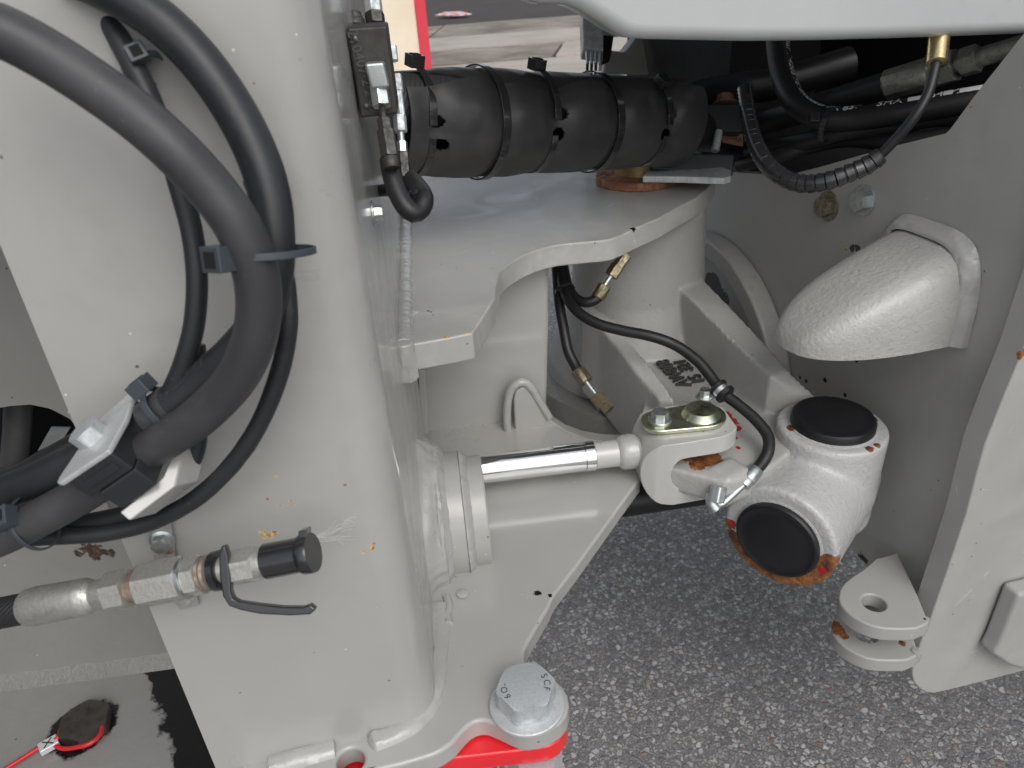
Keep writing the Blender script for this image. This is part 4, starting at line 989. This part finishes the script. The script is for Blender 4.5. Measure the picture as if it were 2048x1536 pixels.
ftie('pale cable tie between the two thick hoses near the top', W(285, 130, .352), nrmz(W(300, 185, .362)-W(262, 120, .36)), .0085, GRYT, -CF+CR*.3, .9, .0016)
hs_ = thing('hose_end_sleeve', 'rubber sleeve cuff on the second hose beside the pale cable tie', 'sleeve', W(345, 805, .392))
part('cuff', revolve(W(300, 840, .396), W(366, 790, .391)-W(300, 840, .396), [(0, .0099), (.0002, .0106), (.0165, .0106), (.0168, .0099)], 32), HF, hs_)

# clamp
cl_ = thing('hose_clamp', 'black plastic twin hose clamp under a galvanised top plate', 'clamp', W(200, 900, .385))
V1 = W(224, 908, .366); va = W(136, 967, .371)-V1; vb_ = W(272, 797, .402)-V1; vc = W(315, 973, .384)-V1
npl = nrmz(np.cross(va, vb_)); npl = npl if npl@vc < 0 else -npl
def cq(a, b, c=0.): return V1+va*a+vb_*b+vc*c
cpl = [cq(-.03, -.02), cq(1.05, -.02), cq(1.17, .03), cq(1.17, .12), cq(1.0, .5), cq(.97, .75), cq(.62, .97), cq(.0, 1.12), cq(-.06, 1.10), cq(-.16, .45)]
part('top_plate', prism([p+npl*.0002 for p in cpl], npl*.0030), GALV, cl_, bevel=.0012)
CLP = rubber('clamp_plastic', .024, .5, 300, .08, dusty=.12, tint=(.9, 1, 1.15))
part('body', prism([cq(0, 0), cq(1, 0), cq(1, 1), cq(0, 1)], vc*.46), CLP, cl_, bevel=.0012)
part('lower_half', prism([cq(-.02, 0, .47), cq(.80, -.03, .47), cq(.80, 1, .47), cq(-.02, 1, .47)], vc*.5), CLP, cl_, bevel=.0012)
part('embossed_panel', prism([cq(.12, -.004, .13), cq(.80, -.004, .13), cq(.80, -.004, .30), cq(.12, -.004, .30)], -nrmz(vb_)*.0006), CLP, cl_, bevel=.0003)
# base bracket
brk = [W(x, y, d) for x, y, d in [(238, 1025, .386), (258, 1042, .386), (350, 972, .392), (368, 900, .404), (380, 872, .41), (366, 866, .41), (345, 910, .400), (325, 955, .392)]]
part('base_bracket', prism(brk, CF*.020+CR*.004), paint('bracket_paint_bright', specks=False), cl_, bevel=.001)
bolt('clamp_bolt', 'pale zinc hex bolt on the galvanised clamp plate', 'bolt', V1+va*.62+vb_*.52+npl*.003, npl, .0150, .0080, ZINC, rot=.2)
# things behind in the round opening
tag(part('frame_hose', tube([ony(x, y, .66) for x, y in [(38, 780), (34, 860), (28, 930), (24, 1010)]], .012, 24), HF), 'upright dark hose seen through the round opening at the left edge', 'hose')
tag(part('frame_hose', tube([ony(x, y, .70) for x, y in [(-20, 820), (-10, 880), (-40, 960)]], .020, 24), HD_), 'curved black hose at the far left of the round opening', 'hose')
tag(part('frame_hose', tube([W(x, y, d) for x, y, d in [(-60, 985, .50), (30, 968, .50), (100, 930, .50), (170, 890, .505), (240, 840, .51)]], .0115, 26), HD_), 'black hose leading out of the round opening behind the clamp', 'hose')
tag(part('foil_tag', prism([ony(x, y, .64) for x, y in [(75, 902), (102, 855), (140, 856), (125, 880)]], (0, .002, 0)), STL), 'bright torn metal foil tag inside the round opening', 'tag')
# dirty ledge in the opening
LEDG = concrete_mat('grimy_ledge', (.03, .025, .02), (.10, .085, .07))
part('ledge', prism([ony(x, y, .64) for x, y in [(-60, 960), (160, 905), (170, 960), (-60, 1030)]], (0, .01, 0)), LEDG, ff)

# ============================================================ QUICK COUPLER
qa, qb = W(-60, 1238, .475), W(640, 1102, .440)
def qp(x): f = (x+60)/700.; return qa+(qb-qa)*f
qd = nrmz(qb-qa)
CPL = metal('weathered_coupling', (.74, .74, .70), .38, .85, 110, rust=.22, metallic=.8, tint2=(.36, .34, .30), bs=.35)
RCP = metal('rusty_coupling', (.48, .42, .36), .5, .7, 60, rust=.42, tint2=(.22, .15, .11), bs=.5)
qc = thing('quick_coupler', 'weathered steel hydraulic coupling with black dust cap and spring lever below the hose clamp', 'coupling', qp(350))
def qr(name, x0, x1, rpx, mat, kind='round', prof=None, n=40):
    a, b_ = qp(x0), qp(x1); h = np.linalg.norm(b_-a); r = rpx*.455/F_PX
    if kind == 'hex': return part(name, hexnut(a, qd, r*1.82, h, both=True, rot=.9), mat, qc)
    return part(name, revolve(a, qd, prof(h, r) if prof else [(0, r*.94), (h*.06, r), (h*.94, r), (h, r*.94)], n), mat, qc)
HW_ = rubber('woven_hose', .022, .55, 300, .1, weave=150, dusty=.15)
part('hose', tube([qp(-200), qp(-60), qp(68)], .0098, 28), HW_, qc)
qr('ferrule', 62, 196, 40, CPL, prof=lambda h, r: [(0, r*.88), (h*.03, r*.96), (h*.12, r*.97), (h*.14, r), (h*.86, r*.94), (h*.93, r*.93), (h, r*.82)])
qr('ferrule_neck', 196, 236, 30, CPL, prof=lambda h, r: [(0, r*1.05), (h*.15, r*.85), (h*.3, r*.98), (h, r)])
qr('swivel_nut', 234, 276, 40, CPL, 'hex')
qr('thread', 274, 296, 30, RCP, prof=lambda h, r: [(h*i/10, r*(1 if i % 2 else .93)) for i in range(11)])
qr('shoulder', 291, 302, 38, RCP)
qr('hex_body', 300, 385, 44, CPL, 'hex')
qr('bright_ring', 384, 391, 42, ZINC2)
qr('lock_nut', 391, 418, 40, CPL, 'hex')
qr('knurled_ring', 417, 440, 36, RCP, prof=lambda h, r: [(0, r*.9), (h*.1, r), (h*.3, r*.93), (h*.5, r), (h*.7, r*.92), (h*.9, r), (h, r*.9)])
qr('neck', 440, 478, 27, CPL)
qr('female_nut', 470, 524, 34, CPL, 'hex')
qr('collar', 523, 542, 31, CPL)
qr('dust_cap', 540, 612, 35, BLKP, prof=lambda h, r: [(0, r*1.0), (h*.3, r), (h, r*.98)])
qr('cap_rim', 606, 628, 40, BLKP, prof=lambda h, r: [(0, r*.95), (h*.2, r), (h*.8, r), (h, r*.95)])
part('cap_tab', box(qp(612)+CU*.0125, qd*.0025, CU*.0025, CF*.006), BLKP, qc, bevel=.0006)
qr('lever_ring', 442, 456, 40, BLKP)
lv = [W(x, y, .4375) for x, y in [(442, 1092), (450, 1091), (455, 1110), (460, 1150), (461, 1183), (466, 1198), (478, 1204), (520, 1210), (565, 1215), (606, 1215), (620, 1209), (632, 1219), (620, 1230), (580, 1232), (520, 1229), (480, 1221), (457, 1213), (445, 1193), (438, 1150), (437, 1110)]]
part('spring_lever', prism(lv, CF*.006), BLKP, qc, bevel=.0012)
# bracket that carries the coupler
fn = NV([-t6, 1, 0]); fp0 = NV([-.08, .405, .7])
def onf(x, y, off=0.): return hit(x, y, fp0-nrmz(fn)*off, fn)
bkp = [onf(x, y, .002) for x, y in [(303, 1046), (344, 1040), (352, 1105), (395, 1188), (400, 1205), (362, 1214), (345, 1190), (312, 1120)]]
BRS2 = metal('rusty_bracket', (.45, .44, .43), .5, .6, 90, rust=.36, metallic=.5, tint2=(.28, .27, .26), bs=.3)
cbk = thing('coupler_bracket', 'small rust stained bracket behind the coupling, screwed to the post face', 'bracket', onf(345, 1130))
part('plate', prism(bkp, -nrmz(fn)*.003), BRS2, cbk, bevel=.0008)
bolt('bracket_bolt', 'zinc flanged hex bolt at the top of the small rusty bracket', 'bolt', onf(324, 1080, .005), -nrmz(fn), .0105, .005, ZINC2, flange=(.0075, .0018))
bolt('bracket_screw', 'small screw head below the coupling on the rusty bracket', 'bolt', onf(372, 1196, .005), -nrmz(fn), .006, .003, CPL, flange=(.005, .001))

# ============================================================ ENGINE BAY CONTENTS AND CONDUIT (right)
cdp = [W(x, y, d) for x, y, d in [(1878, 95, .748), (1870, 135, .745), (1855, 190, .745), (1828, 235, .75), (1790, 280, .765), (1750, 320, .78), (1715, 345, .79)]]
cc_ = thing('cable_conduit', 'thin black cable entering a split corrugated conduit that swings below the hood', 'cable', cdp[3])
part('cable', tube(cdp, .0052, 20), HB, cc_)
cd2 = [W(x, y, d) for x, y, d in [(1764, 309, .775), (1735, 330, .783), (1700, 346, .79), (1655, 362, .80), (1610, 368, .815), (1572, 358, .83), (1540, 335, .85), (1517, 300, .875), (1503, 260, .90), (1495, 220, .92), (1490, 180, .95)]]
def saw(s, t, f): w = (s/.0095) % 1.; return .90+.15*w if w > .10 else .84
part('conduit', tube(cd2, .0098, 26, step=.0007, rf=saw), BLKP, cc_)
GOLD = metal('gold_zinc', (.72, .60, .32), .22, .6, 150, tint2=(.40, .30, .16), bs=.15)
gf = W(1873, 128, .745); tag(part('gold_ferrule', revolve(gf, W(1880, 60, .752)-gf, [(0, .0085), (.0008, .0098), (.04, .0098), (.05, .0098)], 40), GOLD), 'gold coloured metal ferrule hanging just under the hood lip', 'ferrule')
bh = [W(x, y, d) for x, y, d in [(1555, 40, 1.0), (1557, 100, 1.0), (1568, 160, .99), (1595, 210, .97), (1645, 236, .95), (1710, 237, .93), (1790, 226, .90), (1870, 213, .875), (1960, 198, .85), (2060, 180, .83)]]
tag(part('pressure_hose', tube(bh, .0150, 26), HB), 'black pressure hose with white printed lettering curving through the engine bay', 'hose')
WPR = Mat('white_print'); WPR.col((.75, .75, .75)); WPR._set('Roughness', .6)
hp_ = bpy.data.objects['pressure_hose']
part('lettering', text_on_tube('REC 8ar / 4205 PSI EXCEED EN 857', .0145, bh, 0.0150, .000, -CF+CR*.75+CU*.3), WPR, hp_)
part('lettering', text_on_tube('SHA 1C-64/M1', .0150, bh, .0150, .238, -CF+CU*.75), WPR, hp_)
for s0, s1 in ((.270, .295), (.306, .316), (.322, .350)):
    Cq = spline(bh, .003); Lq = np.cumsum([0]+[np.linalg.norm(Cq[i+1]-Cq[i]) for i in range(len(Cq)-1)])
    V, Fc = [], []
    for i in range(5):
        s = s0+(s1-s0)*i/4; j = min(len(Cq)-2, int(np.searchsorted(Lq, s))); T = nrmz(Cq[j+1]-Cq[j-1]); sd_ = nrmz(-CF+CU*.75-T*((-CF+CU*.75)@T)); up_ = np.cross(sd_, T)
        for a in (-.30, 0, .30): V.append(Cq[j]+(sd_*cos(a)+up_*sin(a))*.0154)
    for i in range(4):
        for k in range(2): Fc.append([i*3+k, i*3+k+1, (i+1)*3+k+1, (i+1)*3+k])
    part('white_stripe', (V, Fc), WPR, hp_)
tag(part('lower_hose', tube([W(x, y, d) for x, y, d in [(1500, 300, 1.1), (1600, 285, 1.0), (1700, 262, .95), (1800, 250, .92), (1860, 235, .89), (1960, 232, .87), (2050, 235, .85)]], .012, 22), HB), 'plain black hose running below the printed pressure hose', 'hose')
tag(part('lower_hose', tube([W(x, y, d) for x, y, d in [(1480, 330, 1.1), (1560, 310, 1.02), (1680, 280, .98), (1790, 285, .92), (1900, 270, .88)]], .010, 22), HB), 'lowest black hose in the bay, just above the wall edge', 'hose')
bt = thing('cable_tie', 'black cable tie bundling the printed hose with the ones below it', 'cable tie', W(1655, 250, .94))
strap_ring('strap', bt, W(1655, 250, .945), nrmz(W(1700, 252, .93)-W(1610, 240, .96)), .021, BLKP, .003, .001); tie_head(bt, W(1628, 236, .93), CR, CU, -CF, BLKP, 1.2)
# big crimped fitting
fa_, fb_ = W(1660, 205, .98), W(2060, 85, .80)
fd = nrmz(fb_-fa_); FLn = np.linalg.norm(fb_-fa_)
def fpx(x): return fa_+(fb_-fa_)*((x-1660)/400.)
bf = thing('crimped_hose_end', 'large dull zinc crimped hose end with two hex nuts under the hood', 'fitting', fpx(1850))
DZ2 = metal('dull_zinc', (.42, .42, .38), .38, .6, 160, tint2=(.20, .20, .18), bs=.35)
part('hose', tube([W(1480, 262, 1.12), fpx(1600), fpx(1700), fpx(1800)], .0165, 26), HB, bf)
h_ = np.linalg.norm(fpx(1885)-fpx(1790))
part('ferrule', revolve(fpx(1790), fd, [(0, .0165), (.003, .019), (h_-.004, .019), (h_, .017)], 10), DZ2, bf)
part('ring', revolve(fpx(1882), fd, [(0, .016), (.003, .018), (.008, .018), (.010, .016)], 30), DZ2, bf)
part('nut', hexnut(fpx(1892), fd, .034, np.linalg.norm(fpx(1932)-fpx(1892)), both=True, rot=.1), DZ2, bf)
part('nut', hexnut(fpx(1942), fd, .029, np.linalg.norm(fpx(1972)-fpx(1942)), both=True, rot=.3), DZ2, bf)
part('pipe', tube([fpx(1930), fpx(2000), fpx(2060)], .0105, 24), DZ2, bf)
# clamp block with rusty bolt, rod and label
kb = thing('pipe_clamp', 'black pipe clamp block with rusty bolt head and bright spacer rod right of the sleeve', 'clamp', W(1440, 260, 1.06))
part('block', prism([W(x, y, 1.05) for x, y in [(1392, 208), (1482, 206), (1486, 264), (1392, 262)]], CF*.05), CLP, kb, bevel=.003)
part('block', prism([W(x, y, 1.03) for x, y in [(1375, 305), (1470, 308), (1466, 352), (1300, 338), (1330, 315)]], CF*.05), CLP, kb, bevel=.003)
RB = metal('rusty_bolt', (.35, .16, .12), .6, .8, 90, tint2=(.16, .07, .05), bs=.4, metallic=.2)
part('bolt_head', hexnut(W(1450, 206, 1.065), CU, .020, .012), RB, kb); part('washer', revolve(W(1450, 208, 1.065), CU, [(0, .017), (.002, .017)], 30), RB, kb)
part('rod', revolve(W(1430, 302, 1.035), W(1438, 262, 1.04)-W(1430, 302, 1.035), [(0, .0055), (.030, .0055)], 20), ZINC, kb)
LBL = Mat('brown_label'); LBL.col((.20, .10, .06)); LBL._set('Roughness', .6)
lb0 = W(1465, 277, 1.07)
part('label', box(lb0, nrmz(W(1485, 281, 1.1)-W(1445, 273, 1.1))*.0150, CU*.0085, CF*.001), LBL, kb)
part('lettering', textgeo('Vitola', .012, .0006, lb0-CF*.0014, -nrmz(W(1485, 281, 1.1)-W(1445, 273, 1.1)), -CU), tick, kb)
# galvanised junction block on the far side
jb = thing('junction_block', 'mottled galvanised junction block with a row of small pipes beyond the black sleeve', 'junction block', W(1187, 70, 1.35))
part('block', prism([W(x, y, 1.35) for x, y in [(1164, 20), (1208, 30), (1207, 102), (1166, 96)]], CF*.05), GALV, jb, bevel=.003)
for i in range(4):
    x = 1174+i*8.5
    part('pipe_stub', tube([W(x, 98, 1.36), W(x+1, 128, 1.36)], .0032, 12, smooth=False), STL, jb)
    part('line', tube([W(x+1, 124, 1.365), W(x, 150, 1.37), W(x-2, 185, 1.37)], .0028, 10), HB if i < 3 else STL, jb)
part('rear_plate', prism([W(x, y, 1.40) for x, y in [(1205, 15), (1232, 40), (1222, 110), (1206, 118)]], CF*.03), BLK, jb)
tag(part('elbow_fitting', hexnut(W(1235, 62, 1.40), CR*-1+CF*-.3, .02, .03), STL), 'shiny hex fitting in the dark behind the galvanised junction block', 'fitting')
# black shaft seen low behind the clevis
sh = W(1180, 1010, 1.25); s2 = W(1480, 965, 1.25)
tag(part('drive_shaft', tube([sh-(s2-sh)*1.0, s2+(s2-sh)*.35], .028, 40, smooth=False), HB), 'black drive shaft crossing low behind the clevis', 'shaft')

WEB = Mat('cobweb_silk'); WEB.col((.85, .85, .83)); WEB._set('Roughness', .6)
thr = []
for k in range(13):
    x1_, y1_ = 668+random.random()*50, 1035+random.random()*45
    a_ = W(628, 1078+random.gauss(0, 4), .448); b__ = onface(x1_, y1_)-NV([0, .0008, 0])
    m__ = (a_+b__)/2+NV([0, -.001, .002*random.gauss(0, 1)])
    thr.append(tube([a_, m__, b__], .00010, 4, step=.004))
for k in range(6):
    x_, y_ = 680+random.gauss(0, 16), 1062+random.gauss(0, 10)
    thr.append(tube([onface(x_, y_)-NV([0, .001, 0]), onface(x_+10, y_-8)-NV([0, .003, 0]), onface(x_+24, y_+random.gauss(0, 8))-NV([0, .001, 0])], .00010, 4, step=.004))
tag(part('cobweb', merge(*thr), WEB), 'wispy cobweb threads between the black dust cap and the post face', 'cobweb')['kind'] = 'stuff'
